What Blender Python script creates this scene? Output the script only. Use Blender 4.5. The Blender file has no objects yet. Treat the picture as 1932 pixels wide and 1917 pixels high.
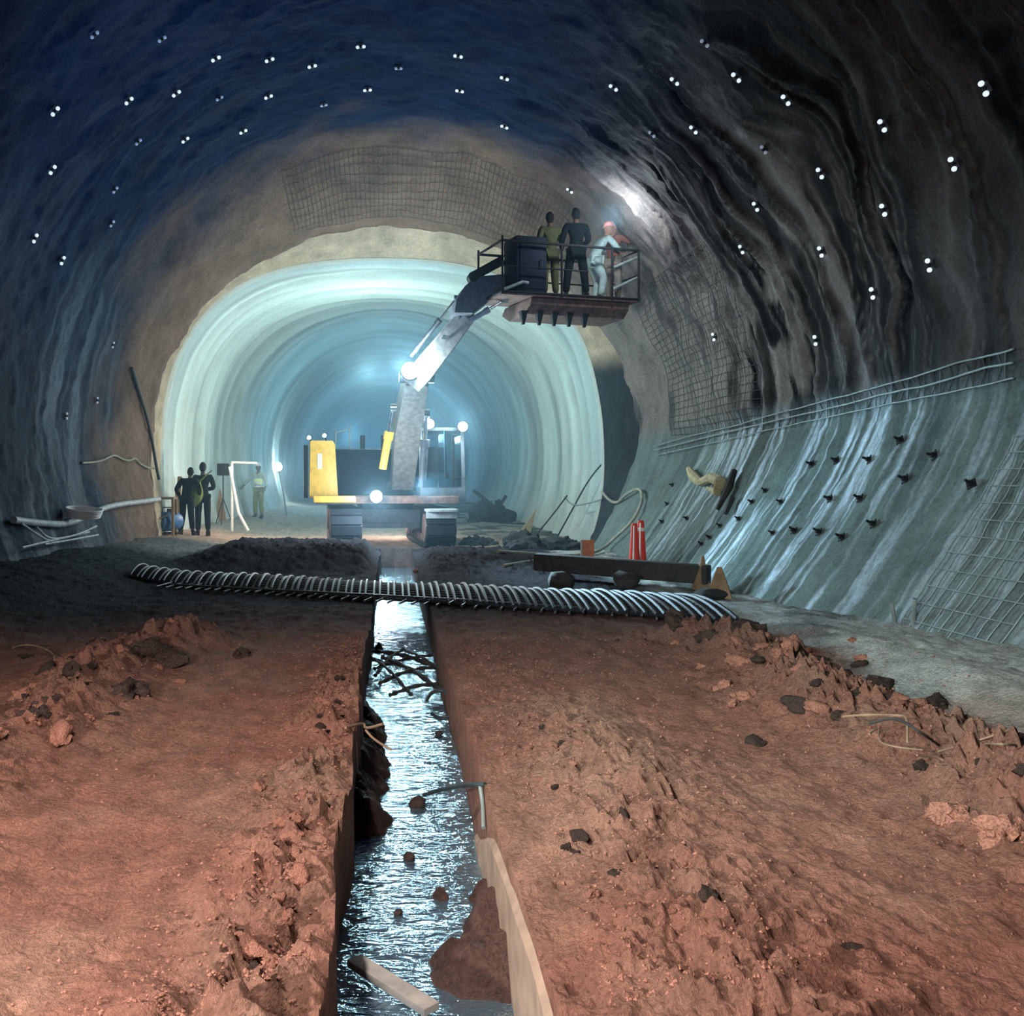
import bpy, bmesh, math, random
import numpy as np
from mathutils import Vector, Matrix, Quaternion
from mathutils import noise as mnoise
from mathutils.bvhtree import BVHTree

random.seed(7)
SC = bpy.context.scene
COL = SC.collection
PI = math.pi
F, VX, VY, CH = 1800.0, 735.0, 905.0, 1.5      # focal length in px, vanishing point, eye height


def P(px, py, d):
    return Vector(((px - VX) / F * d, d, CH + (VY - py) / F * d))


# ------------------------------------------------------------------ helpers
def put(o, parent=None):
    COL.objects.link(o)
    if parent is not None:
        o.parent = parent
    return o


def tag(o, label=None, cat=None, group=None, kind=None):
    if label: o['label'] = label
    if cat: o['category'] = cat
    if group: o['group'] = group
    if kind: o['kind'] = kind
    return o


def thing(name, label, cat, loc=(0, 0, 0), rz=0.0, group=None):
    o = bpy.data.objects.new(name, None)
    o.empty_display_size = 0.1
    o.location = loc
    o.rotation_euler = (0, 0, rz)
    COL.objects.link(o)
    return tag(o, label, cat, group)


def frame_to(z, x=None):
    z = Vector(z).normalized()
    up = Vector(x) if x is not None else (Vector((0, 0, 1)) if abs(z.z) < 0.95 else Vector((0, 1, 0)))
    xx = up.cross(z)
    if xx.length < 1e-6:
        xx = Vector((1, 0, 0)).cross(z)
    xx.normalize()
    yy = z.cross(xx)
    return Matrix((xx, yy, z)).transposed()


class MB:
    def __init__(self):
        self.bm = bmesh.new()

    def box(self, c, s, rot=None, bevel=0.0, taper=None):
        c = Vector(c)
        R = Matrix.Identity(3) if rot is None else (rot if isinstance(rot, Matrix) else Matrix.Rotation(rot, 3, 'Z'))
        hx, hy, hz = s[0] / 2, s[1] / 2, s[2] / 2
        vs = []
        for z in (-1, 1):
            for (x, y) in ((-1, -1), (1, -1), (1, 1), (-1, 1)):
                k = 1.0
                if taper is not None and z > 0: k = taper
                vs.append(self.bm.verts.new(c + R @ Vector((x * hx * k, y * hy * k, z * hz))))
        fs = []
        for q in ((3, 2, 1, 0), (4, 5, 6, 7), (0, 1, 5, 4), (1, 2, 6, 5), (2, 3, 7, 6), (3, 0, 4, 7)):
            fs.append(self.bm.faces.new([vs[i] for i in q]))
        if bevel > 0:
            es = list({e for f in fs for e in f.edges})
            bmesh.ops.bevel(self.bm, geom=es, offset=bevel, segments=2, affect='EDGES', profile=0.6)
        return self

    def bar(self, a, b, w, h=None, up=None, bevel=0.0):
        a, b = Vector(a), Vector(b)
        h = h or w
        d = b - a
        R = frame_to(d, up)
        return self.box((a + b) / 2, (w, h, d.length), R, bevel)

    def tube(self, pts, r, seg=8, cap=True):
        pts = [Vector(p) for p in pts]
        n = len(pts)
        rr = r if isinstance(r, (list, tuple)) else [r] * n
        rings = []
        prev = None
        for i, p in enumerate(pts):
            t = (pts[min(i + 1, n - 1)] - pts[max(i - 1, 0)])
            if t.length < 1e-9: t = Vector((0, 0, 1))
            t.normalize()
            if prev is None:
                R = frame_to(t)
                u = R.col[0].copy()
            else:
                u = prev - t * prev.dot(t)
                if u.length < 1e-6: u = frame_to(t).col[0].copy()
                u.normalize()
            prev = u
            v = t.cross(u)
            rings.append([self.bm.verts.new(p + (u * math.cos(2 * PI * k / seg) + v * math.sin(2 * PI * k / seg)) * rr[i]) for k in range(seg)])
        for i in range(n - 1):
            for k in range(seg):
                self.bm.faces.new((rings[i][k], rings[i][(k + 1) % seg], rings[i + 1][(k + 1) % seg], rings[i + 1][k]))
        if cap:
            self.bm.faces.new(list(reversed(rings[0])))
            self.bm.faces.new(rings[-1])
        return self

    def lathe(self, prof, c=(0, 0, 0), axis=(0, 0, 1), seg=24):
        c = Vector(c)
        R = frame_to(axis)
        rings = []
        for (r, z) in prof:
            r = max(r, 1e-4)
            rings.append([self.bm.verts.new(c + R @ Vector((r * math.cos(2 * PI * k / seg), r * math.sin(2 * PI * k / seg), z))) for k in range(seg)])
        for i in range(len(rings) - 1):
            for k in range(seg):
                self.bm.faces.new((rings[i][k], rings[i][(k + 1) % seg], rings[i + 1][(k + 1) % seg], rings[i + 1][k]))
        self.bm.faces.new(list(reversed(rings[0])))
        self.bm.faces.new(rings[-1])
        return self

    def prism(self, poly, M, w, bevel=0.0):
        """poly: 2-D outline (a, b); M: 3x3 with columns a-axis, b-axis, width axis; tuple (origin, M)."""
        o, R = M
        o = Vector(o)
        A = [self.bm.verts.new(o + R @ Vector((a, b, -w / 2))) for a, b in poly]
        B = [self.bm.verts.new(o + R @ Vector((a, b, w / 2))) for a, b in poly]
        n = len(poly)
        fs = [self.bm.faces.new(list(reversed(A))), self.bm.faces.new(B)]
        for i in range(n):
            fs.append(self.bm.faces.new((A[i], A[(i + 1) % n], B[(i + 1) % n], B[i])))
        if bevel > 0:
            bmesh.ops.recalc_face_normals(self.bm, faces=fs)
            es = list({e for f in fs for e in f.edges})
            bmesh.ops.bevel(self.bm, geom=es, offset=bevel, segments=2, affect='EDGES', profile=0.6)
        return self

    def blob(self, c, r, sub=2, amp=0.25, seed=0, sq=(1, 1, 1), rot=None):
        rnd = random.Random(seed)
        ret = bmesh.ops.create_icosphere(self.bm, subdivisions=sub, radius=1.0)
        ks = [(Vector((rnd.uniform(-1, 1), rnd.uniform(-1, 1), rnd.uniform(-1, 1))).normalized(), rnd.uniform(-1, 1)) for _ in range(14)]
        R = Matrix.Identity(3) if rot is None else rot
        off = Vector((seed * 1.7, seed * 0.37, seed * 2.9))
        for v in ret['verts']:
            n = v.co.normalized()
            a = 0.0
            for k, w in ks:
                a += w * max(0.0, n.dot(k)) ** 4
            q = n * (1 + amp * a + amp * 0.9 * (mnoise.fractal(n * 2.1 + off, 0.8, 2.1, 5 if sub > 2 else 3)) - amp * 0.5 * max(0.0, 0.35 - mnoise.voronoi(n * 1.6 + off)[0][0]))
            v.co = Vector(c) + R @ Vector((q.x * r * sq[0], q.y * r * sq[1], q.z * r * sq[2]))
        return self

    def build(self, name, mat, parent=None, smooth=True, angle=35):
        bm = self.bm
        bmesh.ops.recalc_face_normals(bm, faces=bm.faces[:])
        me = bpy.data.meshes.new(name)
        bm.to_mesh(me)
        bm.free()
        if smooth:
            me.polygons.foreach_set('use_smooth', [True] * len(me.polygons))
            try: me.set_sharp_from_angle(angle=math.radians(angle))
            except Exception: pass
        me.materials.append(mat)
        o = bpy.data.objects.new(name, me)
        return put(o, parent)


def copy_tree(o, parent=None):
    c = o.copy()
    COL.objects.link(c)
    c.parent = parent
    for ch in list(o.children):
        copy_tree(ch, c)
    return c


def grid_mesh(name, V, rows, cols, mat, attrs=None, color=None, flip=False, keep=None):
    me = bpy.data.meshes.new(name)
    i, j = np.meshgrid(np.arange(rows - 1), np.arange(cols - 1), indexing='ij')
    a = (i * cols + j).ravel()
    q = np.stack([a, a + 1, a + cols + 1, a + cols], 1)
    if flip: q = q[:, ::-1]
    if keep is not None: q = q[keep]
    nq = len(q)
    me.vertices.add(len(V))
    me.vertices.foreach_set('co', np.ascontiguousarray(V, dtype=np.float32).ravel())
    me.loops.add(nq * 4)
    me.polygons.add(nq)
    me.loops.foreach_set('vertex_index', q.astype(np.int32).ravel())
    me.polygons.foreach_set('loop_start', np.arange(0, nq * 4, 4, dtype=np.int32))
    me.polygons.foreach_set('use_smooth', np.ones(nq, dtype=bool))
    me.update(calc_edges=True)
    if color is not None:
        at = me.color_attributes.new('col', 'FLOAT_COLOR', 'POINT')
        c4 = np.ones((len(V), 4), dtype=np.float32)
        c4[:, :3] = color
        at.data.foreach_set('color', c4.ravel())
    for k, v in (attrs or {}).items():
        at = me.attributes.new(k, 'FLOAT', 'POINT')
        at.data.foreach_set('value', np.ascontiguousarray(v, dtype=np.float32))
    me.materials.append(mat)
    o = bpy.data.objects.new(name, me)
    COL.objects.link(o)
    return o


# ------------------------------------------------------------------ numpy noise
def _h(ix, iy, seed):
    n = (ix.astype(np.int64) * 374761393 + iy.astype(np.int64) * 668265263 + seed * 1442695041) & 0xFFFFFFFF
    n = ((n ^ (n >> 13)) * 1274126177) & 0xFFFFFFFF
    n = ((n ^ (n >> 16)) * 2246822519) & 0xFFFFFFFF
    return ((n ^ (n >> 15)) & 0xFFFFFF) / float(0xFFFFFF)


def vnoise(x, y, seed=0):
    x0, y0 = np.floor(x), np.floor(y)
    fx, fy = x - x0, y - y0
    fx = fx * fx * fx * (fx * (fx * 6 - 15) + 10)
    fy = fy * fy * fy * (fy * (fy * 6 - 15) + 10)
    a, b = _h(x0, y0, seed), _h(x0 + 1, y0, seed)
    c, d = _h(x0, y0 + 1, seed), _h(x0 + 1, y0 + 1, seed)
    return (a + (b - a) * fx) * (1 - fy) + (c + (d - c) * fx) * fy


def fbm(x, y, oct=4, seed=0, gain=0.5):
    s, a, t = 0.0, 1.0, 0.0
    for k in range(oct):
        s = s + a * vnoise(x * 2 ** k + 17.3 * k, y * 2 ** k - 9.1 * k, seed + k)
        t += a
        a *= gain
    return s / t


def worley(x, y, seed=0):
    x0, y0 = np.floor(x), np.floor(y)
    best = np.full(np.shape(x), 9.0)
    for dx in (-1, 0, 1):
        for dy in (-1, 0, 1):
            cx, cy = x0 + dx, y0 + dy
            qx, qy = cx + _h(cx, cy, seed), cy + _h(cx, cy, seed + 5)
            best = np.minimum(best, (qx - x) ** 2 + (qy - y) ** 2)
    return np.sqrt(best)


def sst(a, b, x):
    t = np.clip((x - a) / (b - a), 0, 1)
    return t * t * (3 - 2 * t)


def mixc(c, col, m):
    return c * (1 - m[:, None]) + np.array(col)[None, :] * m[:, None]


# ------------------------------------------------------------------ materials
def newmat(name):
    m = bpy.data.materials.new(name)
    m.use_nodes = True
    nt = m.node_tree
    b = nt.nodes['Principled BSDF']
    return m, nt, b


def simple(name, col, rough=0.6, metal=0.0, emit=None, es=0.0, noise=0.25, nscale=9.0, bump=0.15, spec=0.5):
    m, nt, b = newmat(name)
    N, L = nt.nodes, nt.links
    tc = N.new('ShaderNodeTexCoord')
    nz = N.new('ShaderNodeTexNoise')
    nz.inputs['Scale'].default_value = nscale
    nz.inputs['Detail'].default_value = 5
    L.new(tc.outputs['Object'], nz.inputs['Vector'])
    mp = N.new('ShaderNodeMapRange')
    mp.inputs['From Min'].default_value = 0.3
    mp.inputs['From Max'].default_value = 0.7
    mp.inputs['To Min'].default_value = 1 - noise
    mp.inputs['To Max'].default_value = 1 + noise
    L.new(nz.outputs['Fac'], mp.inputs['Value'])
    vm = N.new('ShaderNodeVectorMath')
    vm.operation = 'SCALE'
    vm.inputs[0].default_value = col
    L.new(mp.outputs['Result'], vm.inputs['Scale'])
    L.new(vm.outputs['Vector'], b.inputs['Base Color'])
    b.inputs['Roughness'].default_value = rough
    b.inputs['Metallic'].default_value = metal
    b.inputs['Specular IOR Level'].default_value = spec
    if bump > 0:
        bp = N.new('ShaderNodeBump')
        bp.inputs['Strength'].default_value = bump
        bp.inputs['Distance'].default_value = 0.02
        L.new(nz.outputs['Fac'], bp.inputs['Height'])
        L.new(bp.outputs['Normal'], b.inputs['Normal'])
    if emit:
        b.inputs['Emission Color'].default_value = (*emit, 1)
        b.inputs['Emission Strength'].default_value = es
    return m


def surface(name, rough=0.85, nscale=(3, 3, 3), fine=40.0, amp=0.35, bump=0.5, dist=0.03, spec=0.3, rough_attr=None):
    """Vertex-attribute colour broken up by two noises, with bump."""
    m, nt, b = newmat(name)
    N, L = nt.nodes, nt.links
    at = N.new('ShaderNodeAttribute')
    at.attribute_name = 'col'
    geo = N.new('ShaderNodeNewGeometry')
    mapn = N.new('ShaderNodeMapping')
    mapn.inputs['Scale'].default_value = nscale
    L.new(geo.outputs['Position'], mapn.inputs['Vector'])
    n1 = N.new('ShaderNodeTexNoise')
    n1.inputs['Scale'].default_value = 1.0
    n1.inputs['Detail'].default_value = 8
    n1.inputs['Roughness'].default_value = 0.65
    L.new(mapn.outputs['Vector'], n1.inputs['Vector'])
    n2 = N.new('ShaderNodeTexNoise')
    n2.inputs['Scale'].default_value = fine
    n2.inputs['Detail'].default_value = 6
    n2.inputs['Roughness'].default_value = 0.7
    L.new(geo.outputs['Position'], n2.inputs['Vector'])
    ad = N.new('ShaderNodeMath'); ad.operation = 'ADD'
    L.new(n1.outputs['Fac'], ad.inputs[0]); L.new(n2.outputs['Fac'], ad.inputs[1])
    mp = N.new('ShaderNodeMapRange')
    mp.inputs['From Min'].default_value = 0.7
    mp.inputs['From Max'].default_value = 1.3
    mp.inputs['To Min'].default_value = 1 - amp
    mp.inputs['To Max'].default_value = 1 + amp
    L.new(ad.outputs[0], mp.inputs['Value'])
    vm = N.new('ShaderNodeVectorMath'); vm.operation = 'SCALE'
    L.new(at.outputs['Color'], vm.inputs[0]); L.new(mp.outputs['Result'], vm.inputs['Scale'])
    L.new(vm.outputs['Vector'], b.inputs['Base Color'])
    b.inputs['Specular IOR Level'].default_value = spec
    if rough_attr:
        ra = N.new('ShaderNodeAttribute'); ra.attribute_name = rough_attr
        mr = N.new('ShaderNodeMapRange')
        mr.inputs['To Min'].default_value = rough
        mr.inputs['To Max'].default_value = 0.28
        L.new(ra.outputs['Fac'], mr.inputs['Value'])
        L.new(mr.outputs['Result'], b.inputs['Roughness'])
    else:
        b.inputs['Roughness'].default_value = rough
    bp = N.new('ShaderNodeBump')
    bp.inputs['Strength'].default_value = bump
    bp.inputs['Distance'].default_value = dist
    L.new(ad.outputs[0], bp.inputs['Height'])
    L.new(bp.outputs['Normal'], b.inputs['Normal'])
    return m


M = {}
M['rock'] = surface('sprayed_rock', rough=0.75, nscale=(1.5, 1.5, 1.0), fine=22, amp=0.45, bump=0.6, dist=0.05, spec=0.035, rough_attr='wet')
M['lining'] = surface('lining_concrete', rough=0.8, nscale=(0.6, 3.0, 0.6), fine=14, amp=0.16, bump=0.3, dist=0.03)
M['soil'] = surface('red_soil', rough=0.95, nscale=(6, 3.5, 6), fine=45, amp=0.5, bump=1.0, dist=0.07, spec=0.12, rough_attr='wet')
M['clod'] = simple('soil_clod', (0.35, 0.168, 0.12), 0.95, noise=0.4, nscale=14, bump=0.8, spec=0.1)
M['clod_dark'] = simple('dark_clod', (0.06, 0.042, 0.036), 0.95, noise=0.4, nscale=14, bump=0.8, spec=0.1)  # dark lumps, and shadowed clumps whose shade is put into the colour
M['crumb'] = simple('soil_crumb', (0.27, 0.135, 0.098), 0.95, noise=0.4, nscale=30, bump=0.3, spec=0.05)
M['muck'] = simple('dark_muck', (0.02, 0.025, 0.028), 0.9, noise=0.4, nscale=6, bump=0.8)
M['step'] = surface('tan_sprayed_concrete', rough=0.9, nscale=(3, 3, 3), fine=18, amp=0.3, bump=0.7, dist=0.04)
M['steel'] = simple('dark_steel', (0.045, 0.05, 0.06), 0.45, 0.6)
M['track'] = simple('dark_track', (0.014, 0.018, 0.028), 0.7, 0.1, spec=0.25)
M['black'] = simple('black_rubber', (0.012, 0.014, 0.017), 0.7, spec=0.2)
M['rebar'] = simple('rebar_steel', (0.02, 0.028, 0.042), 0.55, 0.45)
M['wire'] = simple('mesh_wire', (0.06, 0.065, 0.065), 0.6, 0.3)
M['wire_pale'] = simple('pale_mesh_wire', (0.22, 0.27, 0.27), 0.6, 0.2)
M['yellow'] = simple('yellow_paint', (0.85, 0.50, 0.07), 0.45, noise=0.15)
M['yellow_dirty'] = simple('dirty_yellow_paint', (0.34, 0.26, 0.13), 0.6, noise=0.35)
M['boom'] = simple('grey_boom_paint', (0.26, 0.25, 0.24), 0.5, 0.2, noise=0.3)
M['machine_grey'] = simple('grey_machine_paint', (0.07, 0.08, 0.10), 0.55, noise=0.3)
M['navy'] = simple('navy_panel', (0.008, 0.014, 0.03), 0.7, spec=0.15)
M['chrome'] = simple('rod_chrome', (0.75, 0.78, 0.8), 0.2, 1.0, bump=0)
M['rust'] = simple('rusty_plate', (0.17, 0.10, 0.085), 0.8, 0.1, noise=0.4)
M['glass'] = simple('cab_glass', (0.03, 0.06, 0.09), 0.08, 0.0, bump=0.0)
M['lamp'] = simple('lamp_lens', (0.9, 0.95, 1.0), 0.3, emit=(0.85, 0.95, 1.0), es=40.0, bump=0)
M['lamp_small'] = simple('small_lamp_lens', (0.9, 0.95, 1.0), 0.3, emit=(0.85, 0.95, 1.0), es=12.0, bump=0)
M['reflector'] = simple('bolt_reflector', (0.9, 0.95, 1.0), 0.35, emit=(0.75, 0.9, 1.0), es=0.85, bump=0)  # own glow stands in for the flash thrown back
M['reflector_dim'] = simple('dim_bolt_reflector', (0.6, 0.7, 0.8), 0.4, emit=(0.6, 0.75, 1.0), es=0.16, bump=0)  # weaker glow, also in place of returned flash
M['red'] = simple('red_plastic', (0.85, 0.06, 0.04), 0.45, noise=0.12)
M['white'] = simple('white_plastic', (0.85, 0.85, 0.85), 0.5, noise=0.1)
M['orange'] = simple('faded_orange_board', (0.55, 0.20, 0.10), 0.7)
M['wood'] = simple('weathered_wood', (0.26, 0.17, 0.10), 0.8, noise=0.35, nscale=5)
M['wood_dark'] = simple('wet_dark_wood', (0.03, 0.03, 0.03), 0.8, noise=0.4)
M['wood_grey'] = simple('grey_plank', (0.38, 0.36, 0.33), 0.8, noise=0.3)
M['bluepaint'] = simple('blue_paint', (0.06, 0.17, 0.36), 0.45, noise=0.25)
M['hose'] = simple('dusty_hose', (0.30, 0.30, 0.25), 0.7)
M['pipe'] = simple('grey_pipe', (0.32, 0.37, 0.40), 0.55, noise=0.3)
M['cable'] = simple('dark_cable', (0.03, 0.045, 0.05), 0.7)
M['rag'] = simple('yellowed_sheet', (0.42, 0.36, 0.22), 0.9)
M['root'] = simple('dry_root', (0.27, 0.18, 0.12), 0.9)
M['concrete_edge'] = simple('tan_concrete', (0.30, 0.225, 0.17), 0.85, noise=0.25, nscale=7, bump=0.4)
M['skin'] = simple('skin', (0.10, 0.055, 0.038), 0.6, noise=0.08, bump=0.0)
M['hair'] = simple('black_hair', (0.01, 0.01, 0.012), 0.7, spec=0.1)
M['olive'] = simple('olive_cloth', (0.15, 0.20, 0.06), 0.9, spec=0.08)
M['olive_grey'] = simple('olive_grey_cloth', (0.06, 0.066, 0.035), 0.9, spec=0.08)
M['darkcloth'] = simple('dark_cloth', (0.006, 0.009, 0.012), 0.9, spec=0.08)
M['darkbrown'] = simple('dark_brown_cloth', (0.05, 0.035, 0.03), 0.9, spec=0.08)
M['brownred'] = simple('brick_red_cloth', (0.22, 0.09, 0.075), 0.9, spec=0.08)
M['greycloth'] = simple('grey_cloth', (0.22, 0.2, 0.18), 0.9, spec=0.08)
M['palecloth'] = simple('pale_blue_cloth', (0.32, 0.44, 0.44), 0.85, spec=0.08)
M['hivis'] = simple('lime_vest', (0.55, 0.75, 0.28), 0.8, emit=(0.55, 0.8, 0.35), es=0.22)  # slight glow added so the far vest looks lit
M['tape'] = simple('reflective_tape', (0.8, 0.85, 0.85), 0.5)
M['helmet_red'] = simple('pale_red_helmet', (0.85, 0.36, 0.34), 0.35, bump=0)
M['helmet_white'] = simple('white_helmet', (0.8, 0.85, 0.9), 0.35, bump=0)
M['helmet_dark'] = simple('dark_helmet', (0.02, 0.022, 0.025), 0.4, bump=0)
M['skin_lit'] = simple('lit_skin', (0.36, 0.2, 0.14), 0.6, noise=0.08, bump=0.0)  # skin of the lamplit men, that light put into the colour


def water_mat():
    m, nt, b = newmat('ditch_water')
    N, L = nt.nodes, nt.links
    geo = N.new('ShaderNodeNewGeometry')
    def nz(scale, sc, det):
        mp = N.new('ShaderNodeMapping'); mp.inputs['Scale'].default_value = scale
        L.new(geo.outputs['Position'], mp.inputs['Vector'])
        n = N.new('ShaderNodeTexNoise'); n.inputs['Scale'].default_value = sc
        n.inputs['Detail'].default_value = det; n.inputs['Distortion'].default_value = 0.6
        L.new(mp.outputs['Vector'], n.inputs['Vector'])
        return n
    a = nz((7, 17, 1), 1.0, 4)
    c = nz((1.2, 1.6, 1), 1.0, 2)
    ad = N.new('ShaderNodeMath'); ad.operation = 'MULTIPLY_ADD'
    ad.inputs[1].default_value = 1.0
    L.new(a.outputs['Fac'], ad.inputs[0]); L.new(c.outputs['Fac'], ad.inputs[2])
    bp = N.new('ShaderNodeBump'); bp.inputs['Strength'].default_value = 0.8; bp.inputs['Distance'].default_value = 0.04
    L.new(ad.outputs[0], bp.inputs['Height'])
    L.new(bp.outputs['Normal'], b.inputs['Normal'])
    b.inputs['Base Color'].default_value = (0.40, 0.62, 0.76, 1)
    b.inputs['Metallic'].default_value = 0.85
    b.inputs['Roughness'].default_value = 0.08
    return m


M['water'] = water_mat()
# ------------------------------------------------------------------ the setting: the excavated heading (near), the lined tunnel (far), ground
def exc_dims(d):
    t = sst(18.3, 21.3, d)
    return -5.7 + 0.38 * t, 6.0 - 0.42 * t, 8.3 - 1.16 * t


NS, ND = 620, 430
Dd = np.concatenate([np.linspace(-2.5, 6.0, 40, endpoint=False), np.linspace(6.0, 21.3, ND - 40)])
Ss = np.linspace(0, 1, NS)
S2, D2 = np.meshgrid(Ss, Dd, indexing='xy')       # rows = depth, cols = around
xl, xr, zt = exc_dims(D2)
S_L, S_R = 0.13, 0.86                              # spring lines
cxx, aa, bb = (xl + xr) / 2, (xr - xl) / 2, zt - 2.4
th = PI * (1 - (S2 - S_L) / (S_R - S_L))
X2 = cxx + aa * np.cos(th)
Z2 = 2.4 + bb * np.sin(th)
tl = np.clip(S2 / S_L, 0, 1)
tr = np.clip((1 - S2) / (1 - S_R), 0, 1)
zb = -0.4
bl, br = -5.1, 4.3
low = S2 < S_L
X2 = np.where(low, bl + (xl - bl) * np.sin(tl * PI / 2) , X2)
Z2 = np.where(low, zb + (2.4 - zb) * tl, Z2)
low = S2 > S_R
X2 = np.where(low, br + (xr - br) * (0.55 * tr + 0.45 * np.sin(tr * PI / 2)), X2)
Z2 = np.where(low, zb + (2.4 - zb) * tr, Z2)
# inward normal (towards the axis)
NX, NZ = (0.1 - X2), (2.6 - Z2)
NZ = np.where((S2 < S_L) | (S2 > S_R), NZ * 0.2, NZ)
nl = np.sqrt(NX ** 2 + NZ ** 2) + 1e-6
NX, NZ = NX / nl, NZ / nl
A = S2 * 24.0                                       # metres around, roughly
warp = (fbm(A * 0.30, D2 * 0.3, 3, 11) - 0.5) * 1.8 + (fbm(A * 1.1, D2 * 1.0, 2, 14) - 0.5) * 0.40
def streak(fd, fa, seed, p):
    return np.clip(1 - np.abs(2 * vnoise((D2 + warp) * fd, A * fa, seed) - 1) * 1.15, 0, 1) ** p
rid = np.maximum(streak(2.1, 0.22, 201, 2.0) * (0.5 + 0.8 * fbm(A * 0.8 + 7, D2 * 0.8, 3, 21)), 0.7 * streak(4.4, 0.35, 202, 2.2) * (0.4 + 0.9 * fbm(A * 0.9 + 3, D2 * 1.1, 3, 22)))
right = sst(0.56, 0.70, S2)
upper = 1 - sst(S_R - 0.015, S_R + 0.008, S2)
nearz = 1 - sst(17.2, 19.5, D2)
ridamp = (0.03 + 0.10 * right) * upper * (0.35 + 0.65 * nearz)
lump = fbm(A * 1.2, D2 * 1.2, 4, 31) - 0.5
fine = fbm(A * 5, D2 * 5, 3, 41) - 0.5
disp = ridamp * rid + 0.22 * lump * (0.35 + 0.65 * upper) + 0.05 * fine
lowL = (1 - sst(S_L - 0.01, S_L + 0.02, S2))
V = np.stack([X2 + NX * disp, D2, Z2 + NZ * disp], -1).reshape(-1, 3)
s_, d_ = S2.ravel(), D2.ravel()
r_ = rid.ravel()
A_ = A.ravel()
xw, zw = V[:, 0], V[:, 2]
right_, upper_ = right.ravel(), upper.ravel()
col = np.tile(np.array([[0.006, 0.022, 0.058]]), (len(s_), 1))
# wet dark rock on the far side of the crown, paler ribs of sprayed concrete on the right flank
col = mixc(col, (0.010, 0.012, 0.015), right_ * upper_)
thin = np.maximum(streak(1.7, 0.11, 211, 10.0), np.maximum(0.9 * streak(3.3, 0.2, 212, 8.0), 0.55 * streak(6.5, 0.4, 213, 6.0))).ravel()
cover = sst(10.8, 14.2, d_) * sst(0.715, 0.80, s_)
patch = fbm(A_ * 0.9, d_ * 2.4, 4, 223)
rm = np.clip(thin * (0.35 + 1.0 * fbm(A_ * 0.7, d_ * 0.6, 3, 221)) * 1.15 + cover * np.clip((patch - 0.47) * 8, 0, 1) * 0.9, 0, 1)
rm = rm * right_ * upper_ * (0.30 + 0.70 * sst(0.64, 0.78, s_))
col = mixc(col, (0.27, 0.25, 0.245), rm * (0.30 + 0.70 * sst(9.0, 13.0, d_)))
# rough brown mouth zone, its colour lightened up to where the lamplight ends
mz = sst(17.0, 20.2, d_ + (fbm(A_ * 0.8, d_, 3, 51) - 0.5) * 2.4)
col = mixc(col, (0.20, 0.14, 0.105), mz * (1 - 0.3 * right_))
lrw = sst(15.4, 17.0, d_ + (fbm(A_ * 1.5, d_ * 2, 3, 53) - 0.5) * 2.5) * sst(0.62, 0.72, s_)  # right wall painted paler up to the edge of the lamplight
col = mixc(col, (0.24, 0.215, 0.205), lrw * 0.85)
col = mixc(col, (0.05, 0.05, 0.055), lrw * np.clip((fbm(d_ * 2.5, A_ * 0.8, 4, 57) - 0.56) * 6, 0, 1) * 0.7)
# lower right flank: smooth grey-green sprayed concrete with pale seepage runs
lw = 1 - upper_
run = fbm(d_ * 3.4 + (s_ - 0.86) * 2, A_ * 0.16, 4, 61)
run2 = fbm(d_ * 11.0, A_ * 0.7, 4, 71)
col = mixc(col, (0.145, 0.19, 0.18), lw)
runm = np.clip((run * 0.45 + run2 * 0.65 - 0.545) * 6.5, 0, 1) * (0.35 + 1.1 * fbm(d_ * 16, A_ * 5, 3, 73)) * (0.35 + 0.65 * sst(9.2, 11.5, d_)) * (1 - sst(16.2, 19.0, d_))
col = mixc(col, (0.62, 0.76, 0.88), lw * runm * 0.95)
darkrun = np.clip((fbm(d_ * 5.5 + 3, A_ * 0.25, 3, 81) - 0.52) * 6, 0, 1)
col = mixc(col, (0.07, 0.09, 0.09), lw * darkrun * 0.6 * (1 - runm))
# left flank: blue grey with pale runs
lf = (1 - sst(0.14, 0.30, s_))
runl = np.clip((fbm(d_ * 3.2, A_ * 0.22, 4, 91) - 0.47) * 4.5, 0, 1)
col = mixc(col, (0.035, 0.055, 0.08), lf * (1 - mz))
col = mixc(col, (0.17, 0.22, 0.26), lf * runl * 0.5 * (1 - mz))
wet = np.clip(0.25 + 0.9 * lw * runm + 0.4 * lf * runl + 0.3 * (1 - mz) * upper_ * (r_ < 0.2), 0, 1)
iL, iR = int(round(S_L * (NS - 1))) + 2, int(round(S_R * (NS - 1))) + 4


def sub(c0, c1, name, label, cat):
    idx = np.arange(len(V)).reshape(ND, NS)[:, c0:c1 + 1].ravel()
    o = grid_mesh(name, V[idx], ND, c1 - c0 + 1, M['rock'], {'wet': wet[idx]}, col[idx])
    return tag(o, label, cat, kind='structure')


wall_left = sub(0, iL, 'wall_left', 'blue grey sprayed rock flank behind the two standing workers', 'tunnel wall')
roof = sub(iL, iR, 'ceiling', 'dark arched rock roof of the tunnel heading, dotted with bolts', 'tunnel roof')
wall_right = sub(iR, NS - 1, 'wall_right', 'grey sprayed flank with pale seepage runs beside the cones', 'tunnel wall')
BV_ALL = BVHTree.FromPolygons([tuple(v) for v in V.tolist()],
                              [(i * NS + j, i * NS + j + 1, (i + 1) * NS + j + 1, (i + 1) * NS + j) for i in range(0, ND - 1) for j in range(NS - 1)])
EYE = Vector((0, 0, CH))


def on_wall(px, py):
    dr = P(px, py, 10.0) - EYE
    h = BV_ALL.ray_cast(EYE, dr.normalized())
    p, n = h[0], h[1]
    if p is None: return None, None
    axis = Vector((0.1 - p.x, 0, 2.6 - p.z))
    if n.dot(axis) < 0: n = -n
    return p, n


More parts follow.
